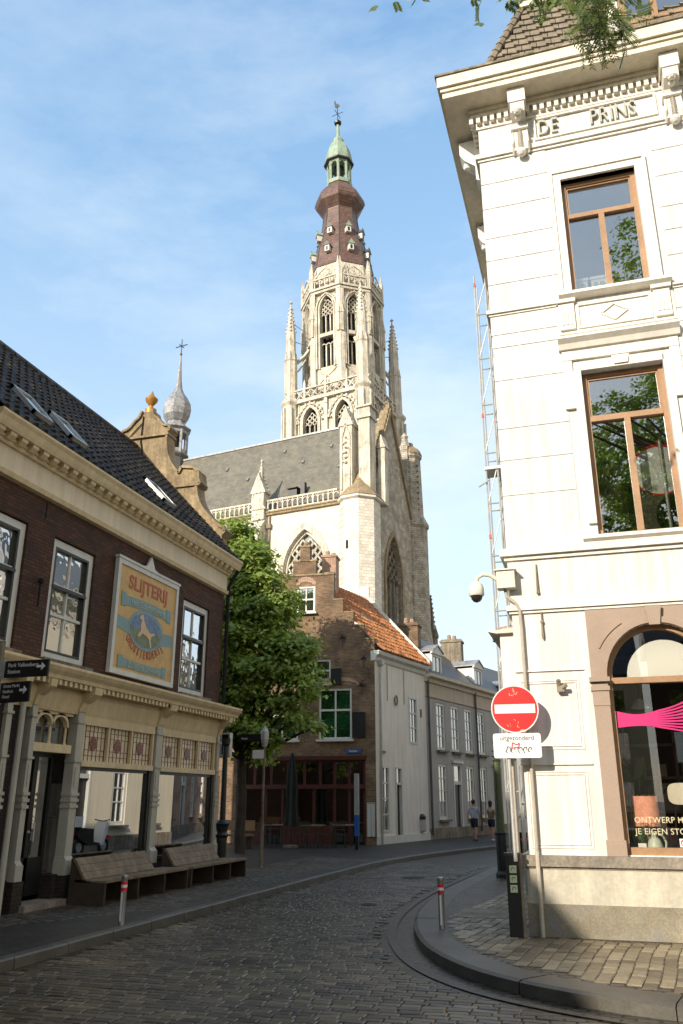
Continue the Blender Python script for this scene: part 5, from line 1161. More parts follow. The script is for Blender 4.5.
t.lathe([(.3, 34.8), (.1, 35.4), (.28, 35.6), (.03, 35.9)], gc, .3, 6); to_x(t, 1.2).build('crocketed_rake', M['stonedk'] if 0 else M['lichen'], CH)
t = MB(); t.box(4.6, 5.0, -.02, .02, 26.2, 28.0); to_x(t, 1.2).build('slit_window', M['dark'], CH)
# right corner buttress
mb = MB(); bx, by = .75, 11.5; mb.lathe([(1.6, 0), (1.6, 15), (1.45, 15.6), (1.45, 25.2), (1.6, 25.4), (1.6, 25.7), (1.15, 26.6), (1.0, 32.2), (1.15, 32.4), (1.15, 32.7)], bx, by, 8, pi/8)
mb.build('corner_buttress', M['chrough'], CH); mb = MB(); mb.lathe([(1.2, 32.7), (1.0, 33.2), (.5, 33.6), (.4, 33.6), (.35, 34.0), (.05, 34.1)], bx, by, 8, pi/8); mb.build('buttress_cap', M['lichen'], CH)
mb = MB(); mb.box(.2, 1.0, 10.3, 11.2, 24, 33.4); mb.lathe([(.5, 33.4), (.3, 34.2), (.4, 34.4), (.02, 34.9)], .6, 10.7, 6); mb.line([(.0, 0), (0, 0)], .1, 0, .1)
mb.build('gable_pier', M['chrough'], CH)
mb = MB()
for k in range(9): mb.ball((bx+.95, by-.5, 27.0+.55*k), .13, 5); mb.ball((bx+.2, by-1.05, 27.2+.5*k), .14, 5)
mb.build('buttress_carving', M['stonedk'], CH)
m = MB(); pinnacle(m, 1.6, 13.6, 0, 15.5, 19.5, .8); m.build('buttress_pinnacle', M['stonedk'], CH)
# ridge turret (onion)
FL = MB(); fx, fy = -22.6, RY
def lp8(prof): m = MB(); m.lathe(prof, fx, fy, 8, pi/8); return m
mb = lp8([(1.5, 32.6), (1.35, 34.3), (1.55, 34.6), (1.5, 34.8)]); rt = mb.build('ridge_turret', M['darkslate'], CH)
m = MB()
for k in range(8): a = k*pi/4+pi/8; m.tube([(fx+1.25*cos(a), fy+1.25*sin(a), 34.7), (fx+1.25*cos(a), fy+1.25*sin(a), 37.4)], .16, 6)
m.lathe([(1.3, 34.7), (1.3, 35.3), (.7, 35.3)], fx, fy, 8, pi/8); m.lathe([(1.05, 37.0), (1.35, 37.1), (1.35, 37.4), (1.65, 37.6), (1.6, 37.75), (1.0, 38.2), (.9, 38.6)], fx, fy, 8, pi/8); m.build('open_lantern', M['lead'], rt)
m = lp8([(.5, 34.8), (.45, 37.2)]); m.build('bell', M['dark'], rt)
m = lp8([(.85, 38.4), (1.05, 38.6), (1.4, 39.2), (1.5, 39.9), (1.4, 40.6), (1.05, 41.3), (.62, 41.9), (.4, 42.5), (.28, 43.4), (.16, 45.0), (.08, 46.4), (.03, 46.5)]); m.build('onion_dome', M['lead'], rt)
m = MB(); m.tube([(fx, fy, 46.3), (fx, fy, 48.4)], .06, 5); m.tube([(fx-.75, fy+.0, 47.6), (fx+.75, fy, 47.6)], .06, 5); m.tube([(fx, fy-.4, 47.6), (fx, fy+.4, 47.6)], .05, 5); m.ball((fx, fy, 46.6), .16, 6); m.build('cross', M['darkslate'], rt)

# ------------------------------------------------------------------ church tower
T = thing('church_tower', 'tall gothic church tower with octagonal belfry, brown onion spire and green lantern', 'church tower', (-25.9, 90, 0), R(-9.5)); T.rotation_euler = (0, -.0226, R(-9.5))
S = 5.0
def each_face(fn, n=4, r0=0):
    out = MB()
    for k in range(n):
        m = MB(); fn(m, k); a = r0+k*2*pi/n; c, s = cos(a), sin(a); o = len(out.v); out.v += [(x*c-y*s, x*s+y*c, z) for x, y, z in m.v]; out.f += [tuple(o+i for i in f) for f in m.f]
    return out
holes = [(u-1.0, u+1.0, 44.3, 50.2) for u in (-2.2, 2.2)]
def fwall(m, k):
    wall(m, -S, S, 20, 52, holes, .9, -S)
    for u in (-2.2, 2.2): gothic_hole_fill(m, u, 1.0, 48.4, 1.8, 50.2, -S, .9)
each_face(fwall).build('square_stage', M['stone'], T)
def fdec(m, k):
    for u in (-2.2, 2.2):
        ring(m, [(u-1.0, 43.6)]+arc(1.0, 1.8, 7, u, 48.4)+[(u+1.0, 43.6)], [(u-1.35, 43.6)]+arc(1.35, 2.15, 7, u, 48.4)+[(u+1.35, 43.6)], -S-.25, -S+.2)
        m.line(arc(1.85, 2.5, 8, u, 48.3), .22, -S-.22, -S)
        for q in arc(1.6, 2.3, 5, u, 48.3): m.ball((q[0], -S-.15, q[1]), .17, 5)
        for q in arc(1.85, 2.5, 5, u, 48.3): m.box(q[0]-.12, q[0]+.12, -S-.3, -S, q[1]-.05, q[1]+.3)
    for u in (-4.4, 0, 4.4): m.box(u-.22, u+.22, -S-.35, -S, 38, 50.9); m.lathe([(.35, 50.2), (.05, 51.6)], u, -S-.2, 4, pi/4)
    for u in (-4.95, -3.8, 3.8, 4.95): m.box(u-.08, u+.08, -S-.14, -S, 40, 51)
    for z in (41.8, 51.0): m.box(-S-.2, S+.2, -S-.45, -S, z, z+.3)
    # gallery parapet with pierced work
    m.box(-S, S, -S-.4, -S-.15, 51.3, 51.5); m.box(-S, S, -S-.4, -S-.15, 52.7, 52.9)
    for i in range(11):
        u = -S+.5+i*1.0; m.line([(u-.45, 51.6), (u+.45, 52.6)], .12, -S-.35, -S-.2); m.line([(u-.45, 52.6), (u+.45, 51.6)], .12, -S-.35, -S-.2); m.tube([(u+.26*cos(q), -S-.28, 52.1+.26*sin(q)) for q in [x*1.047 for x in range(7)]], .06, 4)
    for u in (-2.9, 0, 2.9): m.box(u-.14, u+.14, -S-.42, -S-.12, 51.3, 53.4); m.lathe([(.2, 53.4), (.02, 54.2)], u, -S-.27, 4, pi/4)
each_face(fdec).build('stage_carving', M['stone'], T)
def ftr(m, k):
    for u in (-2.2, 2.2): tracery(m, u, 1.0, 44.3, 48.0, 1.8, -S+.35, 3, .13)
each_face(ftr).build('tracery', M['stone'], T)
def fgl(m, k):
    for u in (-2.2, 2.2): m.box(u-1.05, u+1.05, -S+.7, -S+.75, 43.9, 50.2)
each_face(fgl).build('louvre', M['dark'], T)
mb = MB(); mb.box(-S, S, -S, S, 51.9, 52.1); mb.build('gallery_floor', M['stonedk'], T)
for k in range(4):
    a = pi/4+k*pi/2; x, y = 5.0*sqrt(2)*cos(a), 5.0*sqrt(2)*sin(a)
    m = MB(); m.lathe([(1.15, 20), (1.15, 41.8), (1.0, 42.2), (1.0, 50.8), (1.25, 51.2), (1.25, 51.5), (.95, 51.6)], x, y, 8, pi/8)
    for j in range(4): b_ = a+(j-1.5)*.9; m.tube([(x+1.1*cos(b_), y+1.1*sin(b_), 30), (x+1.1*cos(b_), y+1.1*sin(b_), 50.5)], .14, 5)
    m.build('corner_pier', M['stone'], T)
    if k in (0, 1, 2, 3):
        m = MB(); top = 66.4; m.lathe([(.80, 51.5), (.78, 57.2), (.9, 57.4), (.66, 57.6), (.62, 61.4)], x, y, 8, pi/8)
        for j in range(8): b_ = j*pi/4+pi/8; m.tube([(x+.74*cos(b_), y+.74*sin(b_), 51.6), (x+.74*cos(b_), y+.74*sin(b_), 57.2)], .09, 4); m.lathe([(.17, 57.3), (.02, 58.6)], x+.7*cos(b_), y+.7*sin(b_), 4); m.lathe([(.14, 60.0), (.02, 61.2)], x+.55*cos(b_), y+.55*sin(b_), 4)
        m.lathe([(.6, 61.4), (.07, top-.5), (.26, top-.3), (.04, top)], x, y, 8, pi/8)
        for i in range(7):
            f = i/7; r = .6*(1-f*.85); 
            for j in range(4): b_ = j*pi/2+pi/8; m.box(x+r*cos(b_)-.1, x+r*cos(b_)+.1, y+r*sin(b_)-.1, y+r*sin(b_)+.1, 61.6+4.0*f, 61.82+4.0*f)
        m.build('pinnacle', M['stone'], T)
        m = MB(); d = 1/sqrt(2); q = [Vector((x*(1-.0), y, 57.0)), Vector((x*.9, y*.9, 57.3)), Vector((x*.75, y*.75, 58.4)), Vector((x*.66, y*.66, 59.4))]; m.tube(q, [.3, .26, .26, .3], 6)
        q = [Vector((x*(1-.0), y, 55.5)), Vector((x*.86, y*.86, 56.2)), Vector((x*.72, y*.72, 58.0))]; m.tube(q, .12, 5); m.build('flying_buttress', M['stone'], T)
        m = MB(); m.tube([(x, y, 63.2), (x*.66, y*.66, 61.8)], .05, 4); m.tube([(x, y, 60.5), (x*.66, y*.66, 60.0)], .05, 4); m.build('tie_rod', M['stonedk'], T)
# octagon stage (face normals aligned with the square's faces and diagonals)
RO = 4.95; ap = RO*cos(pi/8); fw_ = RO*sin(pi/8)
def owall(m, k):
    hs = [(-.95, .95, 55.6, 65.9)]; wall(m, -fw_, fw_, 52, 67, hs, .8, -ap); gothic_hole_fill(m, 0, .95, 64.0, 1.9, 65.9, -ap, .8)
each_face(owall, 8).build('octagon_stage', M['stone'], T)
def odec(m, k):
    for d, p in ((0, .2), (.33, .34)):
        ring(m, [(-.95-d, 55.4)]+arc(.95+d, 1.9+d*.5, 7, 0, 64.0)+[(.95+d, 55.4)], [(-1.15-d, 55.4)]+arc(1.15+d, 2.05+d*.5, 7, 0, 64.0)+[(1.15+d, 55.4)], -ap-p, -ap+.1)
    for q in arc(1.55, 2.2, 6, 0, 64.0)[1:-1]: m.ball((q[0], -ap-.28, q[1]), .15, 5)
    m.box(-.95, .95, -ap-.15, -ap+.3, 59.9, 60.4); m.line([(-1.3, 55.3), (-.5, 54.6), (.5, 54.0), (1.3, 53.2)], .12, -ap-.12, -ap); m.line([(1.3, 55.3), (.5, 54.6), (-.5, 54.0), (-1.3, 53.2)], .12, -ap-.12, -ap)
    for s in (-1, 1):
        m.box(s*(fw_-.1)-.28, s*(fw_-.1)+.28, -ap-.4, -ap+.1, 52.2, 66.4); m.box(s*1.62-.07, s*1.62+.07, -ap-.3, -ap, 53, 65.5)
        m.lathe([(.24, 60.0), (.24, 62.5), (.34, 62.6), (.04, 64.4)], s*(fw_-.05), -ap-.42, 4, pi/4)
    for z, p in ((66.3, .45), (66.7, .6)): m.box(-fw_-.22, fw_+.22, -ap-p, -ap, z, z+.3)
    m.box(-fw_-.1, fw_+.1, -ap-.5, -ap-.25, 68.3, 68.5)
    for i in range(5):
        u = -1.5+i*.75; m.box(u-.06, u+.06, -ap-.45, -ap-.3, 67, 68.3); m.line(arc(.36, .5, 3, u+.0, 67.7), .1, -ap-.45, -ap-.3); m.tube([(u+.2*cos(q), -ap-.38, 68.9+.3*sin(q)) for q in [x*1.047 for x in range(7)]], .07, 4)
    m.line([(-1.6, 68.5), (-.8, 69.4), (0, 69.9), (.8, 69.4), (1.6, 68.5)], .16, -ap-.45, -ap-.3)
    for s in (-1, 1): m.box(s*fw_-.2, s*fw_+.2, -ap-.55, -ap-.1, 66.9, 69.4); m.lathe([(.32, 69.4), (.03, 71.2)], s*fw_, -ap-.35, 4, pi/4)
    for i in range(16): m.ball((-1.5+random.random()*3, -ap-.04, random.choice((65.2, 65.7, 66.0, 53.2, 52.8))), .14, 5)
each_face(odec, 8).build('octagon_carving', M['stone'], T)
def otr(m, k): tracery(m, 0, .95, 60.4, 63.2, 2.5, -ap+.3, 3, .15); tracery(m, 0, .95, 55.6, 58.9, .8, -ap+.3, 3, .15, net=False)
each_face(otr, 8).build('tracery', M['stone'], T)
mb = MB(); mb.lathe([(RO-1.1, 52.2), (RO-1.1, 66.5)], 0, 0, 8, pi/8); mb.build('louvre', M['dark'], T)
mb = MB(); mb.lathe([(RO-.3, 66.9), (RO-.35, 67.2), (4.6, 67.3), (4.3, 71.6)], 0, 0, 8, pi/8); mb.build('drum', M['stone'], T)
for o_ in [c for c in COL.objects if c.parent == T]: o_.data.transform(Matrix.Translation((0, 0, -3.2)))
# spire
mb = MB(); mb.lathe([(4.45, 67.9), (4.3, 68.4), (4.05, 69.8), (3.85, 71.2), (3.4, 72.6), (2.95, 74.0), (2.6, 75.6), (2.4, 77.2), (2.3, 78.4), (2.35, 78.7)], 0, 0, 8, pi/8)
mb.lathe([(2.3, 78.5), (2.5, 78.75), (3.35, 79.7), (3.55, 80.2), (3.4, 80.9), (2.7, 81.9), (2.05, 82.7), (1.75, 83.2), (1.7, 83.6)], 0, 0, 8, pi/8)
mb.build('brown_spire', M['shingle'], T)
mb = MB()
for k in range(8):
    a = pi/8+k*pi/4; pr_ = [(4.3, 68.4), (4.05, 69.8), (3.85, 71.2), (3.4, 72.6), (2.95, 74.0), (2.6, 75.6), (2.4, 77.2), (2.3, 78.6)]; mb.tube([(r*cos(a), r*sin(a), z) for r, z in pr_], .08, 4)
mb.build('hip_roll', M['darkslate'], T)
for z, r, ks in ((69.9, 4.0, range(8)), (73.4, 3.1, range(8))):
    for k in ks:
        a = k*pi/4; x, y = r*cos(pi/8)*cos(a), r*cos(pi/8)*sin(a); m = MB(); c, s = cos(a+pi/2), sin(a+pi/2)
        m.box(-.34, .34, -.55, .4, 0, .9); m.v = [(x+vx*c-vy*s, y+vx*s+vy*c, z+vz) for vx, vy, vz in m.v]; 
        o = m.build('spire_dormer', M['winwhite'], T)
        m = MB(); m.prism([(-.5, .9), (.5, .9), (0, 1.65)], -.65, .4); m.ball((0, -.5, 1.75), .1, 5); m.v = [(x+vx*c-vy*s, y+vx*s+vy*c, z+vz) for vx, vy, vz in m.v]; m.build('dormer_roof', M['copper'] if k % 2 else M['darkslate'], o)
        m = MB(); m.box(-.14, .14, -.57, -.555, .12, .72); m.v = [(x+vx*c-vy*s, y+vx*s+vy*c, z+vz) for vx, vy, vz in m.v]; m.build('shutter', M['redwood'] if k in (6,) else M['dark'], o)
# green lantern
mb = MB(); mb.lathe([(1.85, 83.3), (1.85, 83.9), (1.6, 84.1), (1.0, 84.1)], 0, 0, 8, pi/8)
for k in range(8):
    a = pi/8+k*pi/4; mb.tube([(1.55*cos(a), 1.55*sin(a), 84.0), (1.55*cos(a), 1.55*sin(a), 87.5)], .2, 6)
mb.lathe([(1.2, 86.9), (1.7, 87.0), (1.7, 87.4), (1.2, 87.4)], 0, 0, 8, pi/8)
for k in range(8):
    a = k*pi/4; c, s = cos(a+pi/2), sin(a+pi/2); x, y = 1.45*cos(a), 1.45*sin(a); m = MB(); ring(m, [(-.4+.4*0+.4*(1-cos(pi*i/6)), 86.6+.35*sin(pi*i/6)) for i in range(7)], [(-.5+.5*(1-cos(pi*i/6)), 86.95) for i in range(7)], -.08, .08)
    o = len(mb.v); mb.v += [(x+vx*c-vy*s, y+vx*s+vy*c, vz) for vx, vy, vz in m.v]; mb.f += [tuple(o+i for i in f) for f in m.f]
mb.build('lantern', M['copper'], T)
mb = MB(); mb.lathe([(.7, 84.7), (.7, 87.2)], 0, 0, 8); mb.build('bell', M['dark'], T)
mb = MB(); mb.lathe([(2.15, 87.3), (2.2, 87.45), (2.0, 87.6)], 0, 0, 8, pi/8); mb.build('lantern_eave', M['darkslate'], T)
mb = MB(); mb.lathe([(2.0, 87.6), (1.95, 88.2), (1.8, 89.2), (1.6, 90.0), (1.25, 90.8), (.75, 91.3), (.8, 91.5), (.85, 91.8), (.6, 92.2), (.3, 92.6), (.24, 93.6), (.2, 94.9)], 0, 0, 8, pi/8); mb.build('green_cap', M['copper'], T)
mb = MB(); mb.lathe([(.2, 94.8), (.5, 95.0), (.55, 95.3), (.3, 95.6)], 0, 0, 10); mb.tube([(0, 0, 95.4), (0, 0, 98.6)], .07, 5); mb.tube([(-.9, 0, 96.9), (.9, 0, 96.9)], .05, 4); mb.tube([(0, -.9, 96.9), (0, .9, 96.9)], .05, 4); mb.build('finial', M['black'], T)
mb = MB(); mb.prism([(-.35, 98.3), (-.1, 98.15), (.1, 98.3), (.3, 98.15), (.35, 98.35), (.15, 98.75), (-.1, 98.8), (-.35, 99.6), (-.5, 99.5), (-.42, 98.9)], -.06, .06); mb.build('weathercock', M['black'], T)

# ------------------------------------------------------------------ street furniture
def bench(label, y0, yb, y1):
    t = thing('wooden_bench', label, 'bench', (-8.75, y0, 0), pi/2, 'wooden benches against the shop front'); L_ = y1-y0; Lb = yb-y0
    m = MB()
    for k in range(4): m.box(0, L_, -.72+.15*k, -.58+.15*k, .35, .39)
    m.build('seat', M['benchwood'], t)
    m = MB()
    for k in range(3): a, b = k/3, (k+.96)/3; y_ = lambda f: -.34+.24*f; z_ = lambda f: .40+.33*f; m.prismx([(y_(a), z_(a)), (y_(b), z_(b)), (y_(b)+.04, z_(b)-.02), (y_(a)+.04, z_(a)-.02)], -.02, Lb)
    m.build('backrest', M['benchwood'], t, label='pale weathered plank backrest')
    m = MB(); m.prismx([(-.7, 0), (-.7, .35), (-.34, .37), (-.08, .72), (-.02, .72), (-.02, 0)], -.0, .05); m.build('side_panel', M['benchdark'], t)
    for u in (L_*.36, L_*.68, L_-.05): m = MB(); m.box(u, u+.05, -.7, -.05, 0, .35); m.build('leg_panel', M['benchdark'], t)
    m = MB(); m.box(.05, L_, -.08, -.05, .02, .35); m.build('back_panel', M['benchdark'], t)
bench('weathered wooden bench nearer the shop door with a long plank backrest', 13.05, 15.35, 16.05)
bench('weathered wooden bench at the far end of the shop front', 16.2, 18.3, 18.95)
def bollard(label, x, y):
    t = thing('steel_bollard', label, 'bollard', (x, y, 0), 0, 'short steel bollards beside the road'); m = MB(); m.lathe([(.042, 0), (.042, .6), (.046, .61), (.042, .64), (.02, .65)], 0, 0, 16); m.build('post', M['steel'], t, smooth=True)
    for z in (.44, .52):
        m = MB(); m.lathe([(.0445, z), (.0445, z+.035)], 0, 0, 16); m.build('red_band', M['signred'], t, smooth=True)
    m = MB(); m.box(-.012, .012, -.046, -.041, .05, .42); m.lathe([(.0438, .48), (.0438, .515)], 0, 0, 16); m.build('reflector', M['signwhite'], t, smooth=True)
bollard('slim steel bollard with red bands on the left pavement before the benches', -6.66, 11.31); bollard('short steel bollard with red bands on the curved right kerb', -2.29, 12.23)
# no-entry sign
t = thing('no_entry_sign', 'round red no-entry sign with a white bar on a thin pole', 'road sign', (-1.07, 11.66, 0), R(4))
m = MB(); m.tube([(-.12, .03, .9), (-.12, .03, 2.95)], .026, 10); m.build('pole', M['galv'], t)
m = MB(); m.lathe([(.315, -.006), (.315, .006)], 0, 0, 48); m.v = [(x, z, 2.82+y) for x, y, z in m.v]; m.build('disc', M['signred'], t)
m = MB(); P_ = [(.31*cos(k*pi/24), -.008, 2.82+.31*sin(k*pi/24)) for k in range(49)]; m.tube(P_, .009, 6, cap=False); m.build('rim', M['signwhite'], t)
m = MB(); m.box(-.27, .27, -.0105, -.0075, 2.765, 2.885); m.build('white_bar', M['signwhite'], t)
m = MB()
for k in range(9): x, z = -.02+random.uniform(-.05, .05), 3.05+random.uniform(-.05, .03); m.line([(x, z), (x+random.uniform(-.03, .03), z+random.uniform(-.04, .04))], .012, -.0095, -.0072)
for k in range(7): x, z = -.03+random.uniform(-.07, .08), 2.63+random.uniform(-.06, .05); m.line([(x, z), (x+random.uniform(-.04, .04), z+random.uniform(-.03, .03))], .008, -.0095, -.0072)
m.prism([(.09+.045*cos(k*.524), 2.53+.02*sin(k*.524)) for k in range(12)], -.0095, -.0072); m.build('scratch', M['salmon'], t)
t = thing('exception_plate', 'white plate reading uitgezonderd with graffiti below the round sign', 'road sign', (-1.07, 11.66, 0), R(4))
m = MB(); q = []
for cx_, cz_, a0_ in ((.285, 2.47, 0), (-.285, 2.47, 90), (-.285, 2.21, 180), (.285, 2.21, 270)): q += [(cx_+.03*cos(R(a0_+b)), cz_+.03*sin(R(a0_+b))) for b in (0, 30, 60, 90)]
m.prism(q, -.02, -.008); m.build('plate', M['signwhite'], t)
text('uitgezonderd', .09, M['ink'], t, 'lettering', .001, (0, -.022, 2.41), align='CENTER', sx=.95)
m = MB(); rr = random.Random(5)
for x in (-.12, -.06, .04, .1, .17): m.line([(x+.03*cos(a)*rr.uniform(.6, 1.4), 2.28+.04*sin(a)*rr.uniform(.6, 1.3)) for a in [b*.9 for b in range(6)]], .011, -.023, -.0205)
m.build('graffiti', M['ink'], t)
m = MB(); m.line([(-.08, 2.27), (-.06, 2.38), (-.01, 2.35), (.03, 2.37), (.02, 2.32), (-.05, 2.31)], .014, -.0245, -.0232); m.build('red_graffiti', M['inkred'], t)
t = thing('bare_pole', 'plain grey-green metal pole standing beside the building corner', 'pole', (-1.17, 11.86, 0)); m = MB(); m.tube([(0, 0, 0), (0, 0, .98)], .042, 10); m.build('base_tube', M['stonedk'], t); m = MB(); m.tube([(0, 0, .98), (0, 0, 2.5)], .03, 10); m.build('shaft', M['conduit'], t)
t = thing('reflector_post', 'black square post with three pale green squares under the no-entry sign', 'post', (-1.27, 12.0, 0), R(8)); t.location.y = 11.75
t.location.x = -1.245
m = MB(); m.box(-.085, .085, -.06, .06, 0, .96); m.box(-.1, .1, -.075, .075, .96, 1.0); m.build('post', M['black'], t)
for k, z in enumerate((.76, .645, .53)):
    m = MB(); m.box(-.045, .045, -.066, -.0605, z, z+.09); o = m.build('pale_square', M['limesq'], t); m = MB(); m.tube([(.02*cos(q_), -.0665, z+.045+.02*sin(q_)) for q_ in [x*.7 for x in range(7)]], .004, 4); m.build('symbol', M['ink'], o)
t = thing('cast_iron_post', 'tall green and black cast-iron post at the pavement edge behind the sign', 'post', (-2.37, 20.3, 0))
m = MB(); m.lathe([(.16, 0), (.16, .08), (.12, .14), (.12, .9), (.135, .94), (.11, .98)], 0, 0, 12); m.build('base', M['black'], t); m = MB(); m.lathe([(.095, .98), (.085, 2.5)], 0, 0, 12); 
m.build('shaft', M['greenpost'], t); m = MB(); 
for z in (2.5, 2.6, 2.72): m.lathe([(.07, z), (.115, z+.02), (.07, z+.06)], 0, 0, 12)
m.lathe([(.07, 2.5), (.05, 2.9), (.09, 2.95), (.02, 3.05)], 0, 0, 12); m.build('ringed_cap', M['greenpost'], t)
# finger post at the left edge
t = thing('fingerpost', 'dark direction signpost with arrow boards at the left edge', 'signpost', (-7.32, 8.9, 0))
m = MB(); m.tube([(0, 0, 0), (0, 0, 3.6)], .05, 10); m.build('pole', M['stonedk'], t)
def board(z0, z1, x1, rz, lines, nm, sz):
    e = MB(); e.box(0, x1, -.03, .0, z0, z1); e.tube([(x1, -.015, z0), (x1, -.015, z1)], (z1-z0)*.0+.015, 6); c, s = cos(rz), sin(rz)
    o = e.build(nm, M['black'], t); o.rotation_euler = (0, 0, rz)
    b = MB(); b.box(-.1, .12, -.04, .01, z0-.01, z1+.01); b.build('bracket', M['galv'], o)
    for k, tx in enumerate(lines): text(tx, sz, M['signwhite'], o, 'lettering', .001, (.17, -.034, z1-.02-(k+1)*sz*1.12+.02), sx=.95)
    a = MB(); zc = (z0+z1)/2+.02; a.box(x1-.16, x1-.08, -.036, -.031, zc-.015, zc+.015); a.prism([(x1-.09, zc-.05), (x1-.03, zc), (x1-.09, zc+.05)], -.036, -.031); a.build('arrow', M['signwhite'], o)
board(3.12, 3.33, .76, R(0), ['Park Valkenberg', 'Station'], 'sign_board', .072)
board(2.80, 3.05, .62, R(-10), ['Grote Markt', 'Stadhuis', 'Hotel'], 'sign_board', .058)
# square furniture
t = thing('street_pole', 'tall thin pole with a lamp head and small plates before the cafe', 'pole', (-8.66, 21.37, 0))
m = MB(); m.tube([(0, 0, 0), (0, 0, 1.1)], .055, 8); m.tube([(0, 0, 1.1), (0, 0, 3.3)], .035, 8); m.build('shaft', M['stonedk'], t)
m = MB(); m.lathe([(.06, 3.0), (.11, 3.2), (.11, 3.4), (.04, 3.5), (.02, 3.55)], 0, 0, 10); m.build('lamp_head', M['galv'], t)
m = MB(); m.box(-.75, -.06, -.02, 0, 3.14, 3.34); o = m.build('dark_board', M['black'], t); text('Haven', .09, M['signwhite'], o, 'lettering', .001, (-.68, -.022, 3.2), sx=.8)
m = MB(); m.box(-.32, -.0, -.06, -.045, 2.7, 2.92); m.build('white_plate', M['signwhite'], t)
t = thing('info_pillar', 'narrow pillar sign with white top and blue lower half by the cafe', 'sign', (-8.49, 29.8, 0))
m = MB(); m.box(-.06, .06, -.03, .03, 0, .45); m.build('foot', M['black'], t); m = MB(); m.box(-.085, .085, -.03, .03, .45, 1.15); m.build('blue_panel', M['bluesign'], t); m = MB(); m.box(-.085, .085, -.03, .03, 1.15, 2.55); m.build('white_panel', M['galv'], t)
t = thing('ornate_iron_column', 'black ornate cast-iron column at the far corner of the shop house', 'column', (-8.86, 19.32, 0))
m = MB(); m.lathe([(.17, 0), (.17, .15), (.12, .2), (.13, .8), (.17, .86), (.12, .92), (.15, 1.05), (.18, 1.12), (.1, 1.2)], 0, 0, 12); m.build('base', M['black'], t); m = MB(); m.lathe([(.07, 1.2), (.06, 2.9), (.1, 2.95), (.12, 3.08)], 0, 0, 12); m.build('shaft', M['black'], t)
t = thing('hanging_sign', 'small white framed box sign hanging beside the shop house corner', 'sign', (-9.3, 20.3, 2.72))
m = MB(); frame(m, -.14, .14, 0, .58, .04, -.08, .08); m.build('frame', M['winwhite'], t); m = MB(); m.box(-.1, .1, -.06, .06, .04, .54); m.build('panel', M['black'], t); m = MB(); m.tube([(-.6, 0, .62), (.0, 0, .62), (0, 0, .56)], .02, 5); m.build('bracket', M['black'], t)
t = thing('closed_parasol', 'tall folded dark parasol standing before the cafe front', 'parasol', (-11.25, 30.6, 0))
m = MB(); m.lathe([(.3, 0), (.3, .08), (.05, .1)], 0, 0, 12); m.build('base', M['stonedk'], t); m = MB(); m.tube([(0, 0, .1), (0, 0, 3.35)], .03, 8); m.build('pole', M['black'], t)
m = MB(); n_ = 14; base = len(m.v); prof = [(.3, .75), (.27, 1.0), (.22, 1.5), (.2, 1.6), (.24, 1.9), (.2, 2.5), (.1, 3.1), (.03, 3.35)]
for r, z in prof:
    for k in range(n_): a = 2*pi*k/n_; rr = r*(1 if k % 2 else .62); m.v.append((rr*cos(a), rr*sin(a), z))
for i in range(len(prof)-1):
    for k in range(n_): k2 = (k+1) % n_; m.f.append((i*n_+k, i*n_+k2, (i+1)*n_+k2, (i+1)*n_+k))
m.build('canopy', M['canvas'], t)
def cafetable(label, x, y, r=0):
    t = thing('cafe_table', label, 'table', (x, y, 0), r, 'cafe terrace tables'); m = MB(); m.box(-.4, .4, -.35, .35, .74, .78); m.build('tabletop', M['benchwood'], t)
    for a in (-.33, .33):
        for b in (-.28, .28): m = MB(); m.tube([(a, b, 0), (a, b, .74)], .02, 6); m.build('leg', M['black'], t)
cafetable('light wooden cafe table right of the folded parasol', -10.55, 31.0); cafetable('light wooden cafe table left of the folded parasol', -12.1, 31.2); cafetable('cafe table furthest right, near the red doors', -9.6, 31.8, .2)
def chair(label, x, y, r):
    t = thing('cafe_chair', label, 'chair', (x, y, 0), r, 'dark cafe chairs'); m = MB(); m.box(-.2, .2, -.2, .2, .43, .46); m.build('seat', M['benchdark'], t); m = MB()
    for z in (.6, .7, .8): m.box(-.2, .2, .19, .22, z, z+.05)
    m.build('backrest', M['benchdark'], t)
    for a in (-.18, .18):
        for b in (-.18, .2): m = MB(); m.tube([(a, b, 0), (a, b, .43 if b < 0 else .86)], .014, 5); m.build('leg', M['black'], t)
for l, x, y, r in (('dark cafe chair in front of the table right of the parasol', -10.5, 30.3, pi), ('dark cafe chair left of the table right of the parasol', -11.0, 31.0, pi/2), ('dark cafe chair right of the table right of the parasol', -10.0, 30.9, -pi/2), ('dark cafe chair in front of the table left of the parasol', -12.1, 30.5, pi), ('dark cafe chair left of the table left of the parasol', -12.7, 31.2, pi/2), ('dark cafe chair in front of the table near the red doors', -9.5, 31.1, pi+.2)): chair(l, x, y, r)
t = thing('wooden_crate_bench', 'light brown wooden bench box beyond the ornate iron column', 'bench', (-13.2, 29.4, 0))
m = MB(); m.box(-.9, .9, -.25, .25, .42, .48); m.build('seat', M['benchwood'], t); m = MB(); m.box(-.9, .9, .22, .27, .6, .95); m.build('backrest', M['wood'], t)
for a in (-.8, .75): m = MB(); m.box(a, a+.06, -.22, .22, 0, .42); m.build('leg', M['benchdark'], t)
t = thing('litter_bin', 'dark litter bin on a post by the white side wall', 'litter bin', (-8.0, 37.6, 0))
m = MB(); m.tube([(0, 0, 0), (0, 0, 1.1)], .05, 8); m.build('post', M['black'], t); m = MB(); m.lathe([(.16, .35), (.2, .4), (.2, .95), (.12, 1.05)], .24, -.1, 12); m.build('bin', M['bluesign'] if 0 else M['greyw'], t); m = MB(); m.lathe([(.21, .85), (.21, .97), (.1, 1.08)], .24, -.1, 12); m.build('hood', M['black'], t)
t = thing('moped', 'parked black moped with white and red bodywork behind the posts', 'moped', (-2.25, 24.6, 0), R(95))
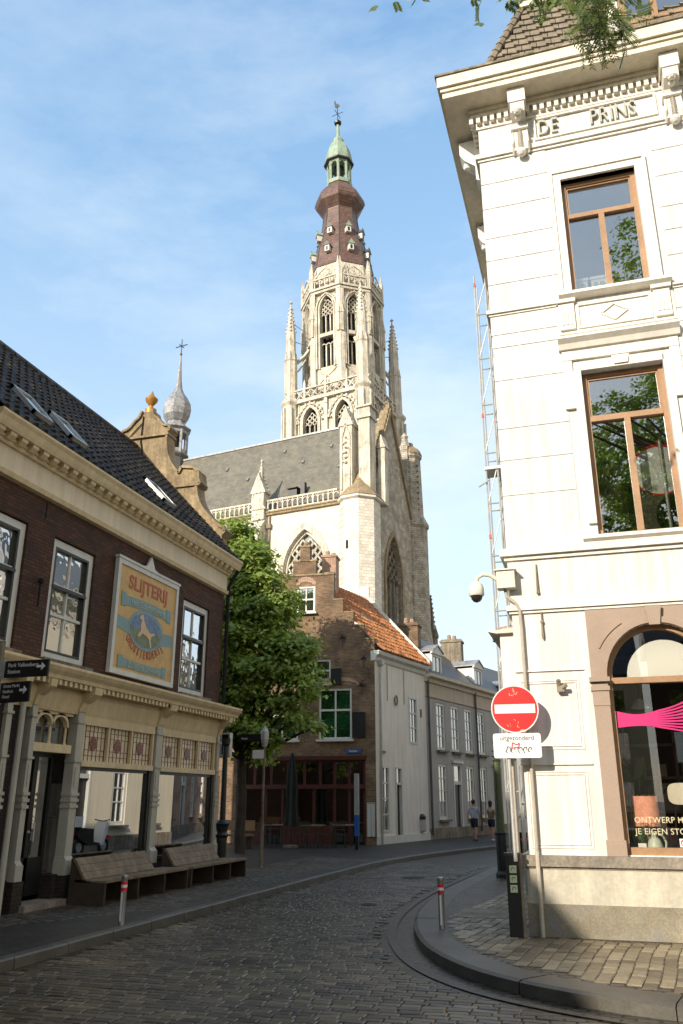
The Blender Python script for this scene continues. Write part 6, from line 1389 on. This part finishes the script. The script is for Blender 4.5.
for x in (-.62, .6):
    m = MB(); m.tube([(x+.22*cos(a), 0, .25+.22*sin(a)) for a in [k*pi/8 for k in range(17)]], .045, 7, cap=False); o = m.build('wheel', M['rubber'], t); m = MB(); m.tube([(x, -.03, .25), (x, .03, .25)], .13, 12); m.build('rim', M['galv'], o)
m = MB(); m.prism([(-.75, .5), (-.3, .3), (.25, .28), (.3, .35), (-.05, .4), (-.1, .72), (-.8, .8), (-.95, .68)], -.13, .13); m.build('body', M['black'], t)
m = MB(); m.prism([(.25, .3), (.36, .3), (.56, .85), (.5, 1.0), (.42, .95)], -.2, .2); m.build('leg_shield', M['signwhite'], t); m = MB(); m.prism([(-.85, .72), (-.15, .66), (-.1, .78), (-.8, .84)], -.14, .14); m.build('seat', M['benchdark'], t)
m = MB(); m.prism([(.4, .42), (.85, .5), (.8, .56), (.5, .6)], -.09, .09); m.build('front_mudguard', M['signred'], t); m = MB(); m.tube([(.45, -.3, 1.05), (.5, 0, 1.0), (.45, .3, 1.05)], .018, 6); m.tube([(.6, 0, .3), (.5, 0, 1.0)], .03, 6); m.build('handlebar', M['black'], t)
m = MB(); m.ball((.56, 0, .93), .09, 10); m.build('headlight', M['signwhite'], t); m = MB(); m.box(-1.05, -.72, -.17, .17, .86, 1.16); m.build('top_box', M['signwhite'], t)
m = MB(); m.box(-.98, -.95, -.08, .08, .62, .7); m.build('tail_light', M['signred'], t)
# scaffold
t = thing('scaffold_mast', 'slim grey lattice scaffold mast rising along the white building side', 'scaffold', (-1.72, 17.2, 0))
m = MB()
for x, y in ((-.13, 0), (.13, 0), (.13, .5), (-.13, .5)): m.tube([(x, y, 0), (x, y, 13.7)], .022, 6)
m.build('upright', M['galv'], t)
for k in range(11):
    z = .6+k*1.2; m = MB(); m.tube([(-.13, 0, z), (.13, 0, z)], .018, 5); m.tube([(-.13, 0, z), (.13, 0, z+.9)], .014, 5); m.tube([(.13, 0, z), (.13, .5, z+.9)], .014, 5); m.tube([(-.13, .5, z), (.13, .5, z)], .018, 5); m.tube([(.13, 0, z+1.0), (.5, .1, z+1.0)], .014, 5) if k % 3 == 0 else None
    m.build('brace', M['galv'], t)
for z in (13.4, 9.9, 7.0): m = MB(); m.box(-.155, -.1, -.03, .03, z, z+.09); m.build('red_clamp', M['signred'], t)
m = MB(); m.box(-.16, .5, -.05, .5, 8.6, 8.66); m.tube([(-.3, -.05, 8.2), (-.05, -.05, 8.35)], .02, 5); m.build('platform', M['galv'], t)

# ------------------------------------------------------------------ more buildings that bound the square
t = thing('brown_cafe_annex', 'low brown brick building left of the stepped gable behind the tree', 'building', (-14.75, 33.1, 0), R(5.6))
mb = MB(); hs = [(-3.6, -2.2, 3.6, 5.0), (-6.6, -5.2, 3.6, 5.0), (-3.9, -.6, .1, 2.6), (-8.4, -4.9, .1, 2.6)]; wall(mb, -9, -.02, 0, 6.2, hs, .3); mb.build('wall', M['gablebrick'], t)
for h in hs[:2]: window(t, *h, .06, .07, 2, (.6,), M['winwhite'], M['pane'], sill=M['winwhite'], bw=.05)
for h in hs[2:]:
    m = MB(); frame(m, *h[:2], h[2], h[3], .1, .05, .15); [m.box(u, u+.08, .05, .15, h[2], h[3]) for u in (h[0]+.9, h[0]+1.8)]; m.box(h[0], h[1], .04, .16, 1.9, 2.0); o = m.build('shop_window', M['benchdark'], t); g = MB(); g.box(h[0]+.05, h[1]-.05, .09, .1, h[2], h[3]); g.build('pane', M['pane'], o)
m = MB(); m.poly([(-9.2, -.3, 6.1), (0, -.3, 6.1), (0, 4, 9.0), (-9.2, 4, 9.0)]); m.poly([(-9.2, 4, 9.0), (0, 4, 9), (0, 8, 6), (-9.2, 8, 6)]); m.build('roof', M['darkslate'], t, fix=False)
t = terrace('right_terrace_house', 'brick terrace on the hidden right side of the street', (4.6, 47, 0), -105.5, 13.5, 'quoin', (1.2, 3.8, 6.4, 9), (1.2, 3.8, 9), (6.4,), H=8.2)

# ------------------------------------------------------------------ trees
tree('leafy_tree', 'bright green leafy tree between the shop house and stepped gable', (-11.7, 27, 0), 3.2,
 [(-.7,.2,11.1,.9,.9,.7), (-1.7,.1,9.9,1.0,1.0,1.0), (-.3,0,10.0,1.1,1.2,.7), (.3,-.2,9.0,1.1,1.2,.6), (-.7,-.1,8.4,1.2,1.3,.7), (.8,-.2,7.9,1.1,1.3,.6), (-1.4,0,7.4,1.1,1.2,.8), (.1,-.4,7.1,1.2,1.2,.6), (1.4,-.3,6.8,1.0,1.1,.5), (-.6,-.2,6.1,1.2,1.2,.6), (.9,-.5,5.9,1.1,1.1,.5), (1.9,-.4,5.7,.9,.9,.42), (-1.4,-.1,5.1,1.0,1.1,.6), (.2,-.5,5.0,1.1,1.0,.42), (1.5,-.5,4.75,.8,.8,.3), (-.9,0,4.1,.9,1.0,.45), (.9,-.7,3.9,.55,.6,.42), (1.3,-.6,3.5,.4,.4,.35), (2.3,-.4,5.2,.7,.7,.35), (2.0,-.5,4.2,.7,.7,.35), (2.6,-.4,3.9,.45,.5,.3), (.1,-.6,4.1,.9,.8,.4), (1.9,-.3,6.6,.9,.9,.5), (1.3,-.2,8.3,.7,.9,.5), (-.9,-.3,3.4,.8,.7,.3), (.9,-.6,3.1,.5,.5,.3)], 40000, .19, .2, 3)
tree('shade_tree', 'tall spreading tree behind the viewer reflected in the upper windows', (5.0, -9, 0), 7,
 [(0,0,12,4,3.5,3.2), (-2,1,14.5,3.5,3.2,3), (1.5,0,17,3.8,3,3), (-2.6,0,11,2.5,2.5,2), (3,2,13,3,3,3), (.3,0,20,2.4,2,1.8), (-1.2,0,24.0,1.5,1.5,2.6), (.2,0,22,1.5,1.5,1.5)], 52000, .2, .35, 5, group='trees on the viewer side of the square')
tree('shade_tree', 'second tall tree behind the viewer on the left of the square', (-4, -17, 0), 6,
 [(0,0,10,4,3.5,3.5), (1,1,13.5,3.2,3.2,2.8), (-2,0,12,3,3,2.5)], 12000, .32, .35, 9, group='trees on the viewer side of the square')
# overhanging branches
t = thing('overhanging_tree', 'drooping leafy branches reaching into the top of the picture', 'tree', (5.5, 2.0, 0)); m = MB(); limb(m, (0, 0, 0), (0, 0, 8.5), .3, .22, 2)
tips = [(-4.85, 4.1, 8.55), (-5.05, 4.2, 8.95), (-5.45, 4.0, 9.15), (-4.7, 4.3, 8.75), (-6.5, 3.9, 9.5), (-5.0, 4.6, 9.2), (-4.3, 4.2, 9.15), (-6.0, 4.3, 9.45)]
lm = MB(); rr = random.Random(4); m2 = MB()
for tip in tips:
    p = limb(m, (0, 0, 8.3), (tip[0]+.5, tip[1]-.5, tip[2]+1.0), .1, .02, int(abs(tip[0]*10)), 6, .3); 
def spray(mb, c, n, length, sd, leaf=.05):
    rr = random.Random(sd)
    for k in range(n):
        a = rr.uniform(0, 6.28); s0 = Vector(c)+Vector((rr.gauss(0, .10), rr.gauss(0, .10), rr.gauss(0, .03))); d = Vector((cos(a)*.45, sin(a)*.45, -rr.uniform(.25, 1.0))).normalized(); L_ = length*rr.uniform(.5, 1.1); mm = 13
        m2.tube([tuple(s0), tuple(s0+d*L_)], .003, 3)
        for i in range(mm):
            f = (i+.5)/mm; p0 = s0+d*L_*f
            for s_ in (-1, 1):
                side = d.cross(Vector((cos(a+1), sin(a+1), .2))).normalized()*s_; q = p0+(side+d*.5).normalized()*leaf*rr.uniform(.8, 1.3); w_ = d*leaf*.17
                mb.v += [tuple(p0), tuple((p0+q)/2+w_), tuple(q), tuple((p0+q)/2-w_)]; o = len(mb.v)-4; mb.f.append((o, o+1, o+2, o+3))
for i, (c, n, l) in enumerate((((.62, 6.0, 8.42), 44, .34), ((.55, 5.9, 8.6), 16, .25), ((.72, 6.1, 8.25), 22, .25), ((.30, 6, 8.78), 12, .16), ((.05, 6, 8.86), 10, .13), ((-.15, 6, 8.82), 8, .13), ((.78, 6.1, 8.75), 12, .2), ((.45, 6, 8.8), 12, .2), ((.95, 6.1, 8.8), 10, .2), ((-1.0, 6, 9.28), 6, .1), ((-1.35, 6, 9.32), 5, .1), ((.2, 6.1, 9.0), 12, .2), ((-.4, 6.0, 9.1), 8, .15))):
    spray(lm, c, n, l, i)
for v_ in (lm, m2): v_.v = [(x-5.5, y-2.0, z) for x, y, z in v_.v]
m.v += [tuple(v) for v in m2.v]; o = len(m.v)-len(m2.v); m.f += [tuple(i+o for i in f) for f in m2.f]
m.build('branch', M['bark'], t); lm.build('foliage', M['leafpale'], t, fix=False)
m = MB(); leaves(m, [(.8, -2.5, 12.8, 2.6, 2.2, 2.0), (1.5, -3, 11, 2.4, 2.2, 1.6), (.5, -2, 14, 2.4, 2, 1.8)], 14000, .16, seed=8); m.build('crown', M['leafpale'], t, fix=False)

# ------------------------------------------------------------------ people
def skinfig(name, edges, pts, mt, parent, sub=2):
    """pts: {k: (x,y,z,r)}, edges list of key pairs"""
    ks = list(pts); me = bpy.data.meshes.new(name); me.from_pydata([pts[k][:3] for k in ks], [(ks.index(a), ks.index(b)) for a, b in edges], [])
    o = bpy.data.objects.new(name, me); COL.objects.link(o); o.parent = parent; me.materials.append(mt)
    sk = o.modifiers.new('s', 'SKIN'); sk.use_smooth_shade = True
    for i, k in enumerate(ks):
        v = me.skin_vertices[0].data[i]; r = pts[k][3]; v.radius = r if isinstance(r, tuple) else (r, r); v.use_root = (i == 0)
    o.modifiers.new('d', 'SUBSURF').levels = sub; o.modifiers['d'].render_levels = sub
    bpy.context.view_layer.update(); dg = bpy.context.evaluated_depsgraph_get(); nm = bpy.data.meshes.new_from_object(o.evaluated_get(dg)); o.modifiers.clear(); o.data = nm
    if not nm.materials: nm.materials.append(mt)
    return o
def person(label, x, y, rz, shirt, female, scale=.93, sleeve=True, arm_bend=0):
    t = thing('person', label, 'person', (x, y, 0), rz); t.scale = (scale,)*3; sh = .17 if female else .2; hw = .095
    P_ = {'pelvis': (0, 0, .95, (.15, .10)), 'waist': (0, 0, 1.1, (.135, .09)), 'chest': (0, .0, 1.32, (.165, .105)), 'neckb': (0, 0, 1.46, .065), 'neck': (0, .01, 1.53, .052), 'head': (0, .02, 1.63, (.075, .09)), 'crown': (0, .01, 1.73, (.065, .08))}
    E_ = [('pelvis','waist'),('waist','chest'),('chest','neckb'),('neckb','neck'),('neck','head'),('head','crown')]
    for s, n, fy in ((-1, 'l', .16), (1, 'r', -.14)):
        P_.update({n+'hip': (s*hw, 0, .88, .088), n+'knee': (s*hw*1.05, fy*.7+.03, .49, .055), n+'calf': (s*hw*1.05, fy*.75-.01, .36, .055), n+'ank': (s*hw*1.05, fy-.03, .09, .034), n+'toe': (s*hw*1.15, fy+.13, .035, .032)})
        E_ += [('pelvis', n+'hip'), (n+'hip', n+'knee'), (n+'knee', n+'calf'), (n+'calf', n+'ank'), (n+'ank', n+'toe')]
        P_.update({n+'sh': (s*sh, 0, 1.41, .055), n+'el': (s*(sh+.06), -fy*.4-.03, 1.14, .04), n+'wr': (s*(sh+.07), -fy*.7+.08, .9, .026), n+'palm': (s*(sh+.07), -fy*.7+.1, .82, (.034, .018))})
        E_ += [('chest', n+'sh'), (n+'sh', n+'el'), (n+'el', n+'wr'), (n+'wr', n+'palm')]
        for i in range(4): P_[n+'f%d' % i] = (s*(sh+.07)+.012*(i-1.5), -fy*.7+.115+.004*i, .745+.006*abs(i-1.5), .0085); E_.append((n+'palm', n+'f%d' % i))
        P_[n+'th'] = (s*(sh+.07)-s*.02, -fy*.7+.14, .80, .0095); E_.append((n+'palm', n+'th'))
    skinfig('body', E_, P_, M['skin'], t)
    T_ = {'a': (0, 0, .93, (.175, .125)), 'b': (0, 0, 1.12, (.152, .105)), 'c': (0, 0, 1.33, (.185, .122)), 'd': (0, 0, 1.46, .075)}; E2 = [('a','b'),('b','c'),('c','d')]
    for s, fy in ((-1, .16), (1, -.14)):
        n = 'l' if s < 0 else 'r'; T_[n] = (s*sh, 0, 1.41, .07); E2.append(('c', n))
        if sleeve: T_[n+'e'] = (s*(sh+.05), -fy*.3-.02, 1.2, .058); E2.append((n, n+'e'))
    skinfig('shirt', E2, T_, M[shirt], t)
    S_ = {'p': (0, 0, 1.04, (.16, .112)), 'q': (0, 0, .9, (.16, .115))}; E3 = [('p', 'q')]
    for s, n, fy in ((-1, 'l', .16), (1, 'r', -.14)): S_[n] = (s*hw, 0, .84, .105); S_[n+'k'] = (s*hw*1.05, fy*.6+.02, .56 if not female else .6, .082); E3 += [('q', n), (n, n+'k')]
    skinfig('shorts', E3, S_, M['navy'], t)
    H_ = {'a': (0, -.03, 1.66, (.10, .10)), 'b': (0, -.01, 1.75, (.095, .10))}; E4 = [('a', 'b')]
    if female: H_['c'] = (0, -.06, 1.53, (.075, .05)); E4.append(('a', 'c'))
    m = MB(); m.ball((0, -.025, 1.71), .108, 12, .9, 1, 1.0)
    if female: m.ball((0, -.06, 1.6), .08, 10, 1, .7, 1.3)
    m.build('hair', M['hair'], t, smooth=True)
    for s, fy in ((-1, .16), (1, -.14)):
        m = MB(); m.ball((s*hw*1.12, fy+.05, .045), .06, 8, .8, 2.0, .75); m.build('shoe', M['ink'] if not female else M['signwhite'], t, smooth=True)
        m = MB(); m.ball((s*.078, .02, 1.635), .022, 6, .4, .8, 1.2); m.build('ear', M['skin'], t)
    m = MB(); m.prismx([(.105, 1.66), (.135, 1.61), (.105, 1.605)], -.012, .012); m.ball((-.03, .1, 1.66), .012, 6); m.ball((.03, .1, 1.66), .012, 6); m.box(-.025, .025, .095, .108, 1.575, 1.583); m.build('face', M['skin'], t)
    return t
person('man walking away in a pale blue shirt and dark shorts', -5.5, 37.7, R(-8), 'shirtblue', False)
person('woman walking away in an olive sleeveless top and dark shorts', -4.8, 37.95, R(-12), 'shirtolive', True, .9, sleeve=False)
